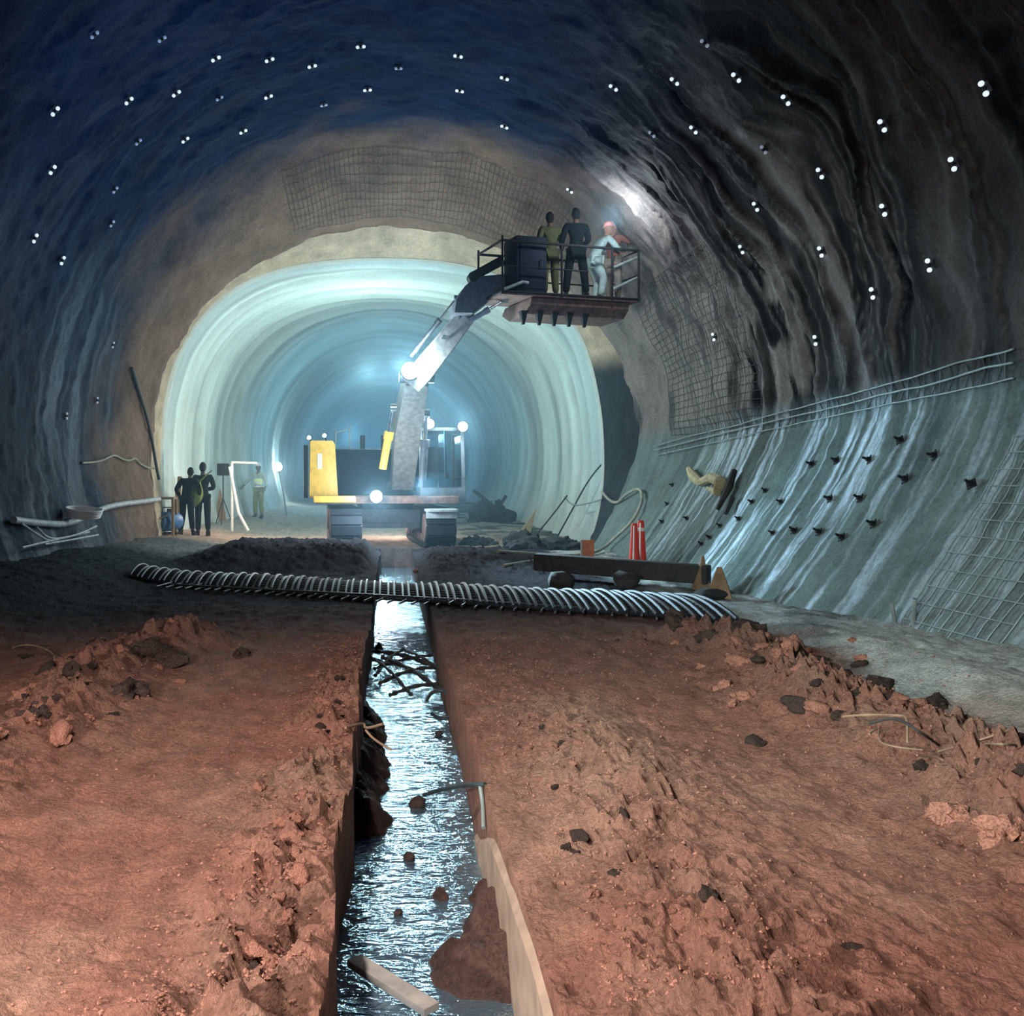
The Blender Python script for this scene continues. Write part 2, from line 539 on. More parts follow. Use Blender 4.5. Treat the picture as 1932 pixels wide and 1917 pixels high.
# ---- lined tunnel: outline of the lining mouth (measured at d = 22)
mouth = [(322, 1062), (310, 1000), (303, 900), (304, 820), (312, 745), (338, 660), (385, 590), (455, 535), (545, 503), (650, 489), (735, 487), (825, 492),
         (905, 507), (980, 535), (1045, 573), (1088, 618), (1115, 680), (1134, 770), (1140, 850), (1138, 920), (1126, 985), (1108, 1040), (1098, 1062)]
mp = np.array([[P(x, y, 22.0).x, P(x, y, 22.0).z] for x, y in mouth])
# smooth resample (Catmull-Rom)
pts = []
n = len(mp)
for i in range(n - 1):
    p0, p1, p2, p3 = mp[max(i - 1, 0)], mp[i], mp[i + 1], mp[min(i + 2, n - 1)]
    for t in np.linspace(0, 1, 12, endpoint=False):
        pts.append(0.5 * ((2 * p1) + (-p0 + p2) * t + (2 * p0 - 5 * p1 + 4 * p2 - p3) * t * t + (-p0 + 3 * p1 - 3 * p2 + p3) * t ** 3))
pts.append(mp[-1])
LP = np.array(pts)
nL = len(LP)
Ld = 22.0 + 62.0 * (np.linspace(0, 1, 520) ** 1.5)
PX, LD = np.meshgrid(np.arange(nL), Ld, indexing='xy')
LX, LZ = LP[PX, 0], LP[PX, 1]
mo = sst(23.0, 36.0, LD)
aC = np.arctan2(LZ - 2.55, LX + 0.1)
CX, CZ = -0.1 + 4.75 * np.cos(aC), 2.55 + 4.75 * np.sin(aC)
LX = LX * (1 - mo) + CX * mo
LZ = LZ * (1 - mo) + CZ * mo
nx, nz = -0.15 - LX, 2.4 - LZ
ll = np.sqrt(nx ** 2 + nz ** 2)
nx, nz = nx / ll, nz / ll
arc = PX * 0.12
ringn = vnoise(LD * 2.2, arc * 0.12, 5) * 0.6 + vnoise(LD * 5.0, arc * 0.2, 6) * 0.4
w = 0.06 * np.cos(2 * PI * LD / 1.05) + 0.16 * (ringn - 0.5) + 0.03 * (fbm(arc * 2, LD * 2, 3, 8) - 0.5)
w = w * sst(22.0, 22.4, LD)
LV = np.stack([LX + nx * w, LD, LZ + nz * w], -1).reshape(-1, 3)
ld, rn = LD.ravel(), ringn.ravel()
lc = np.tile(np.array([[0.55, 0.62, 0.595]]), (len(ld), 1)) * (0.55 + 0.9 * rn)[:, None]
lc = lc * (1 - 0.55 * sst(26, 40, ld))[:, None] * np.array([[0.85, 1.0, 1.06]])  # fading of the lamplight with depth put into the lining colour
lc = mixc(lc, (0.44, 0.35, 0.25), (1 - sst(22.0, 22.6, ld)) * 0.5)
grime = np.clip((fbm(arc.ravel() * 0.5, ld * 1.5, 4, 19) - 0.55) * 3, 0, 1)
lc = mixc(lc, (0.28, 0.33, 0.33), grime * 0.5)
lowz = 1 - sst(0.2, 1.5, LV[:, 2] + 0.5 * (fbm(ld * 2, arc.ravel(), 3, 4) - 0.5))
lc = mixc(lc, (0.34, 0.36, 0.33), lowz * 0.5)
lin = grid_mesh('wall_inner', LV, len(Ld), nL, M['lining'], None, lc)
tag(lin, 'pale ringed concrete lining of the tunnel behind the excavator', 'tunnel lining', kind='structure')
# far closed face
mb = MB()
vs = [mb.bm.verts.new((a * 1.02, 83.5, b)) for a, b in LP]
mb.bm.faces.new(vs)
bw = mb.build('wall_back', simple('far_rock_face', (0.05, 0.12, 0.18), 0.95), smooth=False)
tag(bw, 'dark blue far face closing the lined tunnel', 'tunnel face', kind='structure')

# ---- sloped ring between the heading (d 21.3) and the lining mouth (d 22)
kk = np.linspace(0, 1, nL)
last = V.reshape(ND, NS, 3)[-1]
cen = np.array([0.0, 2.4])
angI = np.arctan2(LP[:, 1] - cen[1], LP[:, 0] - cen[0])
angO = np.arctan2(last[:, 2] - cen[1], last[:, 0] - cen[0])
angI = np.where(angI < -PI / 2, angI + 2 * PI, angI)
angO = np.where(angO < -PI / 2, angO + 2 * PI, angO)
o_ord = np.argsort(angO)
OX = np.interp(angI, angO[o_ord], last[o_ord, 0])
OZ = np.interp(angI, angO[o_ord], last[o_ord, 2])
rows = 22
TV, TC = [], []
for i in range(rows):
    t = i / (rows - 1)
    bulge = 0.10 * math.sin(PI * t)
    x = OX * (1 - t) + LP[:, 0] * t
    z = OZ * (1 - t) + LP[:, 1] * t
    nn = (fbm(kk * 60, np.full(nL, t * 3.0), 3, 77) - 0.5) * 0.16 * math.sin(PI * t)
    q = np.stack([x - (x - 0) / 6 * (nn + bulge * 0.4), np.full(nL, 21.28 + 0.74 * t) - 0.1 * nn, z - (z - 2.4) / 6 * (nn + bulge * 0.4)], -1)
    TV.append(q)
TV = np.concatenate(TV)
tcol = np.tile(np.array([[0.50, 0.42, 0.30]]), (len(TV), 1)) * (0.75 + 0.5 * fbm(TV[:, 0] * 3, TV[:, 2] * 3, 3, 3))[:, None]
tcol = mixc(tcol, (0.025, 0.035, 0.042), sst(3.9, 4.5, TV[:, 0]) * (1 - sst(3.9, 4.5, TV[:, 2])))  # shade on the rim's lower right painted into its colour
trim = grid_mesh('trim_1', TV, rows, nL, M['step'], None, tcol)
tag(trim, 'tan sprayed concrete rim around the mouth of the pale lining', 'tunnel rim', kind='structure')


# ---- ground
def xL(d): return -0.20 + 0.09 * (fbm(d * 1.3, d * 0 + 3, 3, 101) - 0.5)
def xR(d): return 0.47 + 0.02 * (fbm(d * 0.8, d * 0 + 9, 2, 102) - 0.5)


def ground(x, d, detail=True):
    x = np.asarray(x, dtype=float); d = np.asarray(d, dtype=float)
    z = np.zeros_like(x)
    z = z + 0.36 * sst(3.0, 5.2, -x) * (1 - 0.3 * sst(14, 21, d))
    z = z + 0.22 * sst(3.3, 3.9, x) * (1 - sst(7.0, 12.0, d))
    z = z + 0.38 * sst(23, 42, d)
    wob = (fbm(d * 0.8, d * 0, 3, 111) - 0.5)
    # windrows
    wl = np.exp(-((x + 2.15 + wob * 0.7) / 0.36) ** 2) * sst(3.2, 4.5, d) * (1 - sst(8.6, 10.2, d))
    wr = np.exp(-((x - 2.85 - wob * 0.5) / 0.40) ** 2) * (1 - sst(8.4, 9.8, d))
    wr2 = np.exp(-((x - 1.05 - wob * 0.4) / 0.42) ** 2) * (1 - sst(4.6, 7.5, d))
    le = np.exp(-((x + 0.38) / 0.24) ** 2) * (1 - sst(6.5, 9.5, d))
    # heaps in front of the tracks
    hl = sst(14.6, 16.6, d) * (1 - sst(18.6, 20.4, d)) * sst(-3.9, -2.6, x + (wob * 0.8)) * (1 - sst(-0.5, -0.22, x))
    hr = sst(14.4, 16.8, d) * (1 - sst(18.0, 19.8, d)) * sst(0.5, 0.8, x) * (1 - sst(1.9, 3.3, x + wob))
    z = z + 0.14 * wl + 0.20 * wr + 0.10 * wr2 * (0.5 + fbm(x * 1.5, d * 1.5, 2, 119)) + 0.03 * le + 0.34 * hl + 0.20 * hr
    big = fbm(x * 1.1, d * 1.1, 3, 121) - 0.5
    z = z + 0.07 * big
    rough = np.clip(0.10 + 0.75 * wl + 1.0 * wr + 0.42 * wr2 + 0.9 * le + 0.3 * hl + 0.3 * hr, 0, 1.2)
    if detail:
        pit = np.clip((fbm(x * 7, d * 7, 3, 163) - 0.56) * 7, 0, 1)
        z = z - 0.075 * pit * np.clip(rough + 0.10, 0, 1)
        c1 = np.clip(0.62 - worley(x * 5.5, d * 5.5, 7), 0, 1)
        c2 = np.clip(0.6 - worley(x * 13, d * 13, 8), 0, 1)
        c3 = np.clip(0.6 - worley(x * 29, d * 29, 9), 0, 1)
        g = fbm(x * 2.0, d * 2.0, 3, 131)
        z = z + rough * (0.20 * c1 * sst(0.42, 0.62, g) + 0.15 * c2 * sst(0.3, 0.55, fbm(x * 4, d * 4, 2, 133)) + 0.07 * c3)
        z = z + 0.035 * (fbm(x * 7, d * 6, 4, 141) - 0.5) + 0.018 * (fbm(x * 30, d * 22, 3, 151) - 0.5)
    # open pit shoulder right of the trench stays level at the board
    return z, rough


nd = 820
gd = 2.0 * (84.0 / 2.0) ** (np.linspace(0, 1, nd))
# denser near the eye
gd = np.unique(np.concatenate([np.linspace(-2.0, 2.1, 12), 2.1 * (84.0 / 2.1) ** (np.linspace(0, 1, nd) ** 1.15)]))
nd = len(gd)
uL = 1 - np.linspace(0, 1, 330) ** 1.8
uR = np.linspace(0, 1, 380) ** 1.7
um = np.linspace(0, 1, 26)
GX, GD, SEC = [], [], []
dcol = gd[:, None]
left_x = xL(dcol) + (-6.2 - xL(dcol)) * uL[None, :]
right_x = xR(dcol) + (6.2 - xR(dcol)) * uR[None, :]
mid_x = xL(dcol) + 0.012 + (xR(dcol) - xL(dcol) - 0.024) * um[None, :]
GX = np.concatenate([left_x, mid_x, right_x], 1)
ncol = GX.shape[1]
GD = np.repeat(gd[:, None], ncol, 1)
gz, rough = ground(GX, GD)
sec = np.concatenate([np.zeros(330), np.ones(26), np.full(380, 2)])
midm = (sec == 1)[None, :] & (GD < 20.6)
slump = np.zeros_like(gz)
# soil slumped into the ditch: left bank and lower right
def bump_at(px, py, r, h, zz=-0.4):
    d0 = (CH - zz) * F / (py - VY); x0 = (px - VX) / F * d0
    return h * np.exp(-(((GX - x0) / r) ** 2 + ((GD - d0) / (r * 1.5)) ** 2))
lm = np.exp(-((GX + 0.20) / (0.15 + 0.16 * fbm(GD * 2.5, GD * 0, 3, 175))) ** 2) * sst(4.7, 5.3, GD) * (1 - sst(7.2, 8.2, GD)) * 0.37
slump = (lm + bump_at(715, 1225, 0.10, 0.27)
         + bump_at(830, 1690, 0.09, 0.26) + bump_at(915, 1690, 0.10, 0.32) + bump_at(925, 1765, 0.13, 0.34) + bump_at(950, 1845, 0.15, 0.34) + bump_at(850, 1840, 0.15, 0.27))
slump = np.minimum(slump, 0.37) * (0.75 + 0.5 * fbm(GX * 5, GD * 5, 3, 177))
gz_mid = -0.62 + np.minimum(slump, 0.42) + 0.05 * (fbm(GX * 9, GD * 9, 4, 171) - 0.5) * 2 * np.clip(slump * 5, 0.2, 1) + 0.05 * np.clip(0.6 - worley(GX * 14, GD * 14, 3), 0, 1) * np.clip(slump * 5, 0, 1)
gz = np.where(midm, gz_mid, gz)
# shape the crumbling left bank
GV = np.stack([GX, GD, gz], -1).reshape(-1, 3)
x_, d_ = GX.ravel(), GD.ravel()
ro = rough.ravel()
gc = np.tile(np.array([[0.455, 0.22, 0.16]]), (len(x_), 1))
pn = fbm(x_ * 1.6, d_ * 1.1, 4, 181)
gc = mixc(gc, (0.55, 0.33, 0.24), np.clip((pn - 0.45) * 3, 0, 1) * 0.7)
gc = mixc(gc, (0.36, 0.27, 0.20), np.clip(ro, 0, 1) * 0.45 * np.clip((fbm(x_ * 3, d_ * 3, 3, 191) - 0.4) * 3, 0, 1))
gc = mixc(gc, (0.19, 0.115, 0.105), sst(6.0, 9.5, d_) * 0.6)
gc = mixc(gc, (0.045, 0.042, 0.055), sst(8.6, 11.5, d_ - 0.15 * x_))  # soil painted darker with distance, as the near light falls off
# grey compacted shoulder on the right, shade over the left ground put into its colour
shr = sst(3.25, 3.75, x_ + (fbm(d_ * 1.4, x_, 3, 201) - 0.5) * 0.9) * (1 - sst(20, 23, d_))
gc = mixc(gc, (0.68, 0.72, 0.69), shr)
gc = mixc(gc, (0.10, 0.11, 0.11), shr * np.clip((fbm(x_ * 2.4, d_ * 0.8, 4, 211) - 0.48) * 5, 0, 1) * 0.75)
gc = mixc(gc, (0.36, 0.22, 0.16), shr * sst(6.6, 4.6, d_) * 0.85)
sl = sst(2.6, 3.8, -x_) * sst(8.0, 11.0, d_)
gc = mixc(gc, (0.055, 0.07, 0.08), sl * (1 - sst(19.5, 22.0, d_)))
pool = sst(16.5, 18.5, d_) * (1 - sst(21.0, 22.0, d_)) * sst(3.0, 3.8, -x_)
gc = mixc(gc, (0.15, 0.17, 0.18), pool * 0.8)
gc = mixc(gc, (0.46, 0.44, 0.39), sst(20.3, 22.3, d_))
gc = mixc(gc, (0.55, 0.36, 0.27), sst(20.3, 21.5, d_) * (1 - sst(23.5, 26, d_)) * 0.7)  # warm lamplight on the ground around the excavator put into its colour
gc = mixc(gc, (0.07, 0.08, 0.08), sst(21.5, 23, d_) * sst(1.6, 2.3, x_) * np.clip((fbm(x_ * 1.7, d_ * 1.7, 4, 221) - 0.42) * 5, 0, 1) * 0.9)
mud = midm.ravel()
gc = np.where(mud[:, None], np.array([[0.19, 0.115, 0.10]]) * (0.6 + 0.8 * fbm(x_ * 6, d_ * 6, 3, 5))[:, None], gc)
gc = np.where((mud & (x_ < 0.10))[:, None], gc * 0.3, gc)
wetg = np.clip(0.9 * pool + 0.6 * mud + 0.35 * shr * sst(6.5, 8, d_), 0, 1)
wall_edge = (np.abs(x_ - xL(d_)) < 1e-6)
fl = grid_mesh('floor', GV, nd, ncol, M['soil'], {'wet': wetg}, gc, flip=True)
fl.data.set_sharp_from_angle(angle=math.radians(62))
tag(fl, 'churned red earth floor of the tunnel either side of the ditch', 'ground', kind='structure')


def gz_at(x, d):
    z, _ = ground(np.array([float(x)]), np.array([float(d)]))
    return float(z[0])


def G(px, py, dz=0.0):
    """Point where the pixel's ray meets the ground."""
    z = 0.0
    for _ in range(12):
        d = (CH - z) * F / max(py - VY, 1.0)
        x = (px - VX) / F * d
        z = gz_at(x, d)
    return Vector((x, d, z + dz))


# right side of the ditch: a cast concrete kerb
mb = MB()
zz = np.linspace(2.2, 5.0, 50)
for i in range(len(zz) - 1):
    pass
sec_poly = [(-0.012, -0.7), (0.035, -0.7), (0.035, -0.015), (0.01, -0.005), (-0.012, -0.03)]
rings = []
for dd in zz:
    x0 = float(xR(np.array([dd]))[0])
    j = 0.003 * math.sin(dd * 9.0)
    dz = 0.30 * float(sst(3.9, 5.0, dd)) + 0.025 + 0.015 * math.sin(dd * 5.3)
    rings.append([mb.bm.verts.new((x0 + a + j - 0.012, dd, b - (dz if b > -0.5 else 0))) for a, b in sec_poly])
for i in range(len(rings) - 1):
    for k in range(5):
        mb.bm.faces.new((rings[i][k], rings[i + 1][k], rings[i + 1][(k + 1) % 5], rings[i][(k + 1) % 5]))
mb.bm.faces.new(rings[0]); mb.bm.faces.new(list(reversed(rings[-1])))
kb = mb.build('trim_2', M['concrete_edge'])
tag(kb, 'tan cast concrete edge along the right side of the ditch', 'kerb', kind='structure')

# water
wd = np.concatenate([np.linspace(2.2, 20.55, 200)])
wu = np.linspace(0, 1, 12)
WX = (xL(wd[:, None]) - 0.02) + (xR(wd[:, None]) - xL(wd[:, None]) + 0.02) * wu[None, :]
WD = np.repeat(wd[:, None], 12, 1)
WV = np.stack([WX, WD, np.full_like(WX, -0.40)], -1).reshape(-1, 3)
wt = grid_mesh('water', WV, 200, 12, M['water'], None, None, flip=True)
tag(wt, 'rippled bright water filling the ditch', 'water', kind='structure')
# ------------------------------------------------------------------ excavator (faces the camera, arm raised to the right)
EXL = Matrix.Translation((0.0, 21.2, 0.06)) @ Matrix.Rotation(math.radians(5), 4, 'Z')
ex = thing('excavator', 'tracked excavator straddling the ditch with its arm raised towards the basket', 'excavator', (0.0, 21.2, 0.06), math.radians(5))
EXI = EXL.inverted()


def E(px, py, d):
    return EXI @ P(px, py, d)


def make_track(x):
    mb = MB()
    y0, y1, r, w = -0.75, 2.75, 0.39, 0.64
    # belt as a closed band
    outl = []
    for k in range(13):
        a = PI / 2 + PI * k / 12
        outl.append((y0 + r * math.cos(a), 0.40 + r * math.sin(a)))
    for k in range(13):
        a = -PI / 2 + PI * k / 12
        outl.append((y1 + r * math.cos(a), 0.40 + r * math.sin(a)))
    R = Matrix(((0, 0, 1), (1, 0, 0), (0, 1, 0)))
    mb.prism(outl, ((x, 0, 0), R), w * 0.9)
    # shoes
    per = 2 * (y1 - y0) + 2 * PI * r
    nsh = 44
    for k in range(nsh):
        t = per * k / nsh
        if t < y1 - y0: p = (y0 + t, 0.40 + r); a = 0
        elif t < y1 - y0 + PI * r:
            q = (t - (y1 - y0)) / r; p = (y1 + r * math.sin(q), 0.40 + r * math.cos(q)); a = -q
        elif t < 2 * (y1 - y0) + PI * r:
            q = t - (y1 - y0) - PI * r; p = (y1 - q, 0.40 - r); a = PI
        else:
            q = (t - 2 * (y1 - y0) - PI * r) / r; p = (y0 - r * math.sin(q), 0.40 - r * math.cos(q)); a = PI - q
        mb.box((x, p[0], p[1]), (w, per / nsh * 0.86, 0.05), Matrix.Rotation(a, 3, 'X'))
    tr = mb.build('track', M['track'], ex)
    for nm, y, rr in (('idler_wheel', y0, 0.31), ('sprocket', y1, 0.33)):
        q = MB(); q.lathe([(0.06, -0.34), (rr, -0.33), (rr, -0.29), (0.10, -0.27), (0.10, 0.27), (rr, 0.29), (rr, 0.33), (0.06, 0.34)], (x, y, 0.40), (1, 0, 0))
        q.build(nm, M['rust'], tr)
    for k in range(5):
        q = MB(); q.lathe([(0.05, -0.34), (0.10, -0.33), (0.10, 0.33), (0.05, 0.34)], (x, y0 + 0.65 + k * 0.55, 0.16), (1, 0, 0), 14)
        q.build('track_roller', M['rust'], tr)
    q = MB(); q.box((x, 1.0, 0.42), (0.30, 3.0, 0.36), bevel=0.03)
    q.build('track_frame', M['machine_grey'], tr)
    return tr


make_track(-1.0)
make_track(1.0)
# lit top of the right-hand track, drawn as an added pale plate
q = MB(); q.box((1.0, -1.05, 0.79), (0.66, 0.5, 0.06), bevel=0.02); q.box((1.0, -1.16, 0.70), (0.66, 0.03, 0.16), bevel=0.01)
q.build('lit_track_top', M['pipe'], ex)
q = MB(); q.box((0, 1.0, 0.62), (1.5, 1.5, 0.34), bevel=0.06); q.bar((-0.9, 0.4, 0.5), (0.9, 0.4, 0.5), 0.22, 0.3, bevel=0.03); q.bar((-0.9, 1.6, 0.5), (0.9, 1.6, 0.5), 0.22, 0.3, bevel=0.03)
q.build('undercarriage', M['machine_grey'], ex)
q = MB(); q.lathe([(0.60, 0.76), (0.66, 0.78), (0.66, 0.92), (0.60, 0.94)], (0, 1.0, 0), seg=40)
q.build('slew_ring', M['steel'], ex)
# upper platform
q = MB(); q.box((-0.1, 1.1, 1.0), (3.1, 3.6, 0.16), bevel=0.03)
pl = q.build('platform', M['rust'], ex)
q = MB(); q.box((-1.24, -0.72, 1.02), (0.9, 0.08, 0.14), bevel=0.02)
q.build('yellow_edge', M['yellow'], pl)['label'] = 'yellow platform edge under the yellow panel'
q = MB(); q.box((0.0, 2.0, 1.62), (2.5, 1.7, 1.08), bevel=0.08)
eng = q.build('engine_cover', M['navy'], ex)
for k in range(2):
    q = MB(); q.tube([(-0.5 + 0.5 * k, 1.7, 2.14), (-0.5 + 0.5 * k, 1.7, 2.5)], 0.06, 12)
    q.build('exhaust_pipe', M['steel'], eng)
q = MB(); q.box((-0.1, 2.95, 1.5), (2.9, 0.55, 0.95), bevel=0.12)
q.build('counterweight', M['machine_grey'], ex)
# yellow upright panel at the machine's right front (left in the picture)
q = MB()
a = E(583, 940, 21.3); b = E(630, 831, 21.3)
q.prism([(a.x, a.z), (b.x + 0.10, a.z), (b.x + 0.03, b.z - 0.1), (b.x - 0.02, b.z), (a.x + 0.05, b.z), (a.x + 0.02, b.z - 0.03)],
        ((0, a.y + 0.35, 0), Matrix(((1, 0, 0), (0, 0, 1), (0, 1, 0)))), 0.7, bevel=0.03)
yp = q.build('side_panel', M['yellow'], ex)
yp['label'] = 'bright yellow upright body panel'
q = MB(); q.box((a.x + 0.24, a.y - 0.005, (a.z + b.z) / 2 + 0.18), (0.10, 0.012, 0.34), bevel=0.004)
q.build('panel_decal', M['white'], yp)
q = MB(); q.box((a.x - 0.07, a.y + 0.4, (a.z + b.z) / 2 - 0.05), (0.10, 0.7, b.z - a.z - 0.1), bevel=0.02)
q.build('dark_side', M['black'], yp)
for px, py in ((583, 826), (612, 822)):
    c = E(px, py, 21.35)
    q = MB(); q.tube([(c.x + 0.05, c.y, b.z - 0.02), (c.x, c.y, c.z)], 0.015, 8); q.box(c, (0.10, 0.08, 0.10), bevel=0.02)
    ml = q.build('mirror_lamp', M['black'], ex)
    q = MB(); q.lathe([(0.01, 0.0), (0.045, 0.0), (0.045, 0.015), (0.01, 0.02)], c + Vector((0, -0.045, 0)), (0, -1, 0), 14)
    q.build('lens', M['lamp_small'], ml)
q = MB()
for px in (633, 660):
    q.tube([E(px, 845, 21.7), E(px, 803 if px > 640 else 812, 21.7)], 0.018, 8)
q.tube([E(633, 816, 21.7), E(660, 808, 21.7)], 0.014, 8)
q.build('handrail', M['wire_pale'], ex)
# cab (right in the picture)
ca, cb_ = E(792, 943, 21.25), E(880, 812, 21.25)
cw, chh, cd = cb_.x - ca.x, cb_.z - ca.z, 1.55
cx0, cy0, cz0 = (ca.x + cb_.x) / 2, ca.y, ca.z
q = MB()
for sx in (-1, 1):
    x = cx0 + sx * (cw / 2 - 0.04)
    q.bar((x, cy0 + 0.05, cz0), (x, cy0 + 0.25, cz0 + chh), 0.08, bevel=0.01)
    q.bar((x, cy0 + cd, cz0), (x, cy0 + cd, cz0 + chh), 0.08, bevel=0.01)
    q.bar((x, cy0 + 0.25, cz0 + chh), (x, cy0 + cd, cz0 + chh), 0.08, bevel=0.01)
    q.bar((x, cy0 + 0.05, cz0 + 0.5), (x, cy0 + cd, cz0 + 0.5), 0.05, bevel=0.01)
q.box((cx0, cy0 + cd / 2 + 0.15, cz0 + chh + 0.04), (cw + 0.04, cd - 0.1, 0.09), bevel=0.03)
q.box((cx0, cy0 + cd / 2, cz0 + 0.12), (cw, cd, 0.3), bevel=0.03)
cab = q.build('cab', M['machine_grey'], ex)
q = MB(); q.bar((cx0, cy0 + 0.10, cz0 + 0.28), (cx0, cy0 + 0.24, cz0 + chh - 0.04), cw - 0.16, 0.015, up=(1, 0, 0))
q.build('windscreen', M['glass'], cab)
for sx in (-1, 1):
    q = MB(); q.box((cx0 + sx * (cw / 2 - 0.04), cy0 + cd / 2 + 0.1, cz0 + chh / 2 + 0.1), (0.012, cd - 0.3, chh - 0.4))
    q.build('side_window', M['glass'], cab)
q = MB(); q.box((cx0, cy0 + 0.9, cz0 + 0.55), (0.5, 0.5, 0.14), bevel=0.04); q.box((cx0, cy0 + 1.12, cz0 + 0.9), (0.48, 0.12, 0.62), bevel=0.05)
q.build('operator_seat', M['black'], cab)
for px, py in ((810, 800), (873, 805)):
    c = E(px, py, 21.15)
    q = MB(); q.lathe([(0.05, 0.12), (0.11, 0.10), (0.125, 0.0), (0.11, -0.02), (0.02, -0.02)], c, (0, 1, 0), 20)
    q.bar(c + Vector((0, 0.08, -0.02)), (c.x, c.y + 0.35, cz0 + chh + 0.05), 0.04)
    wl_ = q.build('work_light', M['black'], cab)
    q = MB(); q.lathe([(0.112, 0.0), (0.10, -0.03), (0.05, -0.055), (0.005, -0.06)], c + Vector((0, -0.005, 0)), (0, 1, 0), 20)
    q.build('lens', M['lamp'], wl_)['label'] = 'glowing white work light lens'
# boom
Fp, El = E(758, 915, 21.9), E(786, 712, 19.6)
mid = E(768, 800, 21.0)


def beam(name, pts, ws, hs, mat, up=(1, 0, 0)):
    q = MB()
    rings = []
    for i, p in enumerate(pts):
        t = (Vector(pts[min(i + 1, len(pts) - 1)]) - Vector(pts[max(i - 1, 0)])).normalized()
        s = Vector(up); s = (s - t * s.dot(t)).normalized()
        v = t.cross(s)
        w, h = ws[i] / 2, hs[i] / 2
        rings.append([q.bm.verts.new(Vector(p) + s * w * a + v * h * b) for a, b in ((-1, -1), (1, -1), (1, 1), (-1, 1))])
    for i in range(len(rings) - 1):
        for k in range(4):
            q.bm.faces.new((rings[i][k], rings[i][(k + 1) % 4], rings[i + 1][(k + 1) % 4], rings[i + 1][k]))
    q.bm.faces.new(rings[0]); q.bm.faces.new(rings[-1])
    bmesh.ops.recalc_face_normals(q.bm, faces=q.bm.faces[:])
    bmesh.ops.bevel(q.bm, geom=q.bm.edges[:], offset=0.018, segments=2, affect='EDGES')
    return q.build(name, mat, ex)


boom = beam('boom', [Fp, mid, El], [0.50, 0.56, 0.48], [0.45, 0.75, 0.42], M['boom'])
q = MB(); q.lathe([(0.05, -0.34), (0.13, -0.34), (0.13, 0.34), (0.05, 0.34)], Fp, (1, 0, 0), 18); q.build('pivot_pin', M['steel'], boom)
q = MB(); q.lathe([(0.05, -0.36), (0.12, -0.36), (0.12, 0.36), (0.05, 0.36)], El, (1, 0, 0), 18)
q.build('pivot_pin', M['steel'], boom)


def ram(name, a, b, r, parent, col='yellow_dirty', split=0.55):
    a, b = Vector(a), Vector(b)
    m = a.lerp(b, split)
    q = MB(); q.tube([a, m], r, 14); q.lathe([(r * 0.6, -r), (r * 1.25, -r), (r * 1.25, r), (r * 0.6, r)], m, b - a, 14)
    o = q.build(name, M[col], parent)
    q = MB(); q.tube([m, b], r * 0.55, 12); q.lathe([(0.02, -0.06), (r * 1.1, -0.06), (r * 1.1, 0.06), (0.02, 0.06)], b, (1, 0, 0), 12)
    q.build('rod', M['chrome'], o)
    return o


ram('boom_cylinder', E(722, 885, 20.6), E(742, 770, 20.4), 0.085, ex, 'yellow')
ram('boom_cylinder', E(797, 905, 20.6), E(805, 780, 20.4), 0.085, ex, 'machine_grey')
# stick
T0, T1 = E(779, 722, 19.35), E(884, 592, 18.35)
stick = beam('stick', [T0, T0.lerp(T1, 0.25), T0.lerp(T1, 0.7), T1], [0.42, 0.46, 0.40, 0.34], [0.36, 0.62, 0.50, 0.36], M['boom'], up=(0.82, -0.55, 0.35))
ram('stick_cylinder', E(776, 672, 19.2), E(862, 562, 18.4), 0.05, ex, 'steel', 0.6)
q = MB()
for k in range(3):
    o_ = 0.05 * k
    q.tube([E(790 + 5 * k, 700, 19.1), E(815 + 5 * k, 655 + 4 * k, 18.8), E(850 + 4 * k, 615, 18.45), E(868, 585 + 6 * k, 18.2)], 0.018, 8)
q.build('hydraulic_hose', M['black'], stick)
q = MB(); q.bar(T0.lerp(T1, 0.62) + Vector((0, -0.27, -0.02)), T0.lerp(T1, 0.66) + Vector((0, -0.27, 0.0)), 0.40, 0.02)
q.build('stick_band', M['chrome'], stick)
# big lamp at the elbow
c = E(774, 700, 19.0)
q = MB(); q.lathe([(0.06, 0.16), (0.16, 0.13), (0.19, 0.0), (0.17, -0.03), (0.02, -0.03)], c, (0.15, 1, 0.1), 22); q.bar(c + Vector((0, 0.1, 0)), c + Vector((0.1, 0.4, -0.05)), 0.06)
wl_ = q.build('work_light', M['black'], ex)
q = MB(); q.lathe([(0.175, 0.0), (0.15, -0.05), (0.08, -0.08), (0.005, -0.09)], c + Vector((0, -0.01, 0)), (0.15, 1, 0.1), 22)
q.build('lens', M['lamp'], wl_)['label'] = 'glowing white work light lens on the elbow'
# lamp low on the platform front
c = E(710, 937, 19.85)
q = MB(); q.lathe([(0.05, 0.14), (0.13, 0.12), (0.15, 0.0), (0.13, -0.03), (0.02, -0.03)], c, (0, 1, 0), 22); q.bar(c + Vector((0, 0.08, 0)), c + Vector((0.05, 0.75, -0.08)), 0.07)
wl_ = q.build('work_light', M['black'], ex)
q = MB(); q.lathe([(0.135, 0.0), (0.115, -0.04), (0.06, -0.07), (0.005, -0.08)], c + Vector((0, -0.01, 0)), (0, 1, 0), 22)
q.build('lens', M['lamp'], wl_)['label'] = 'glowing white work light lens above the ditch'
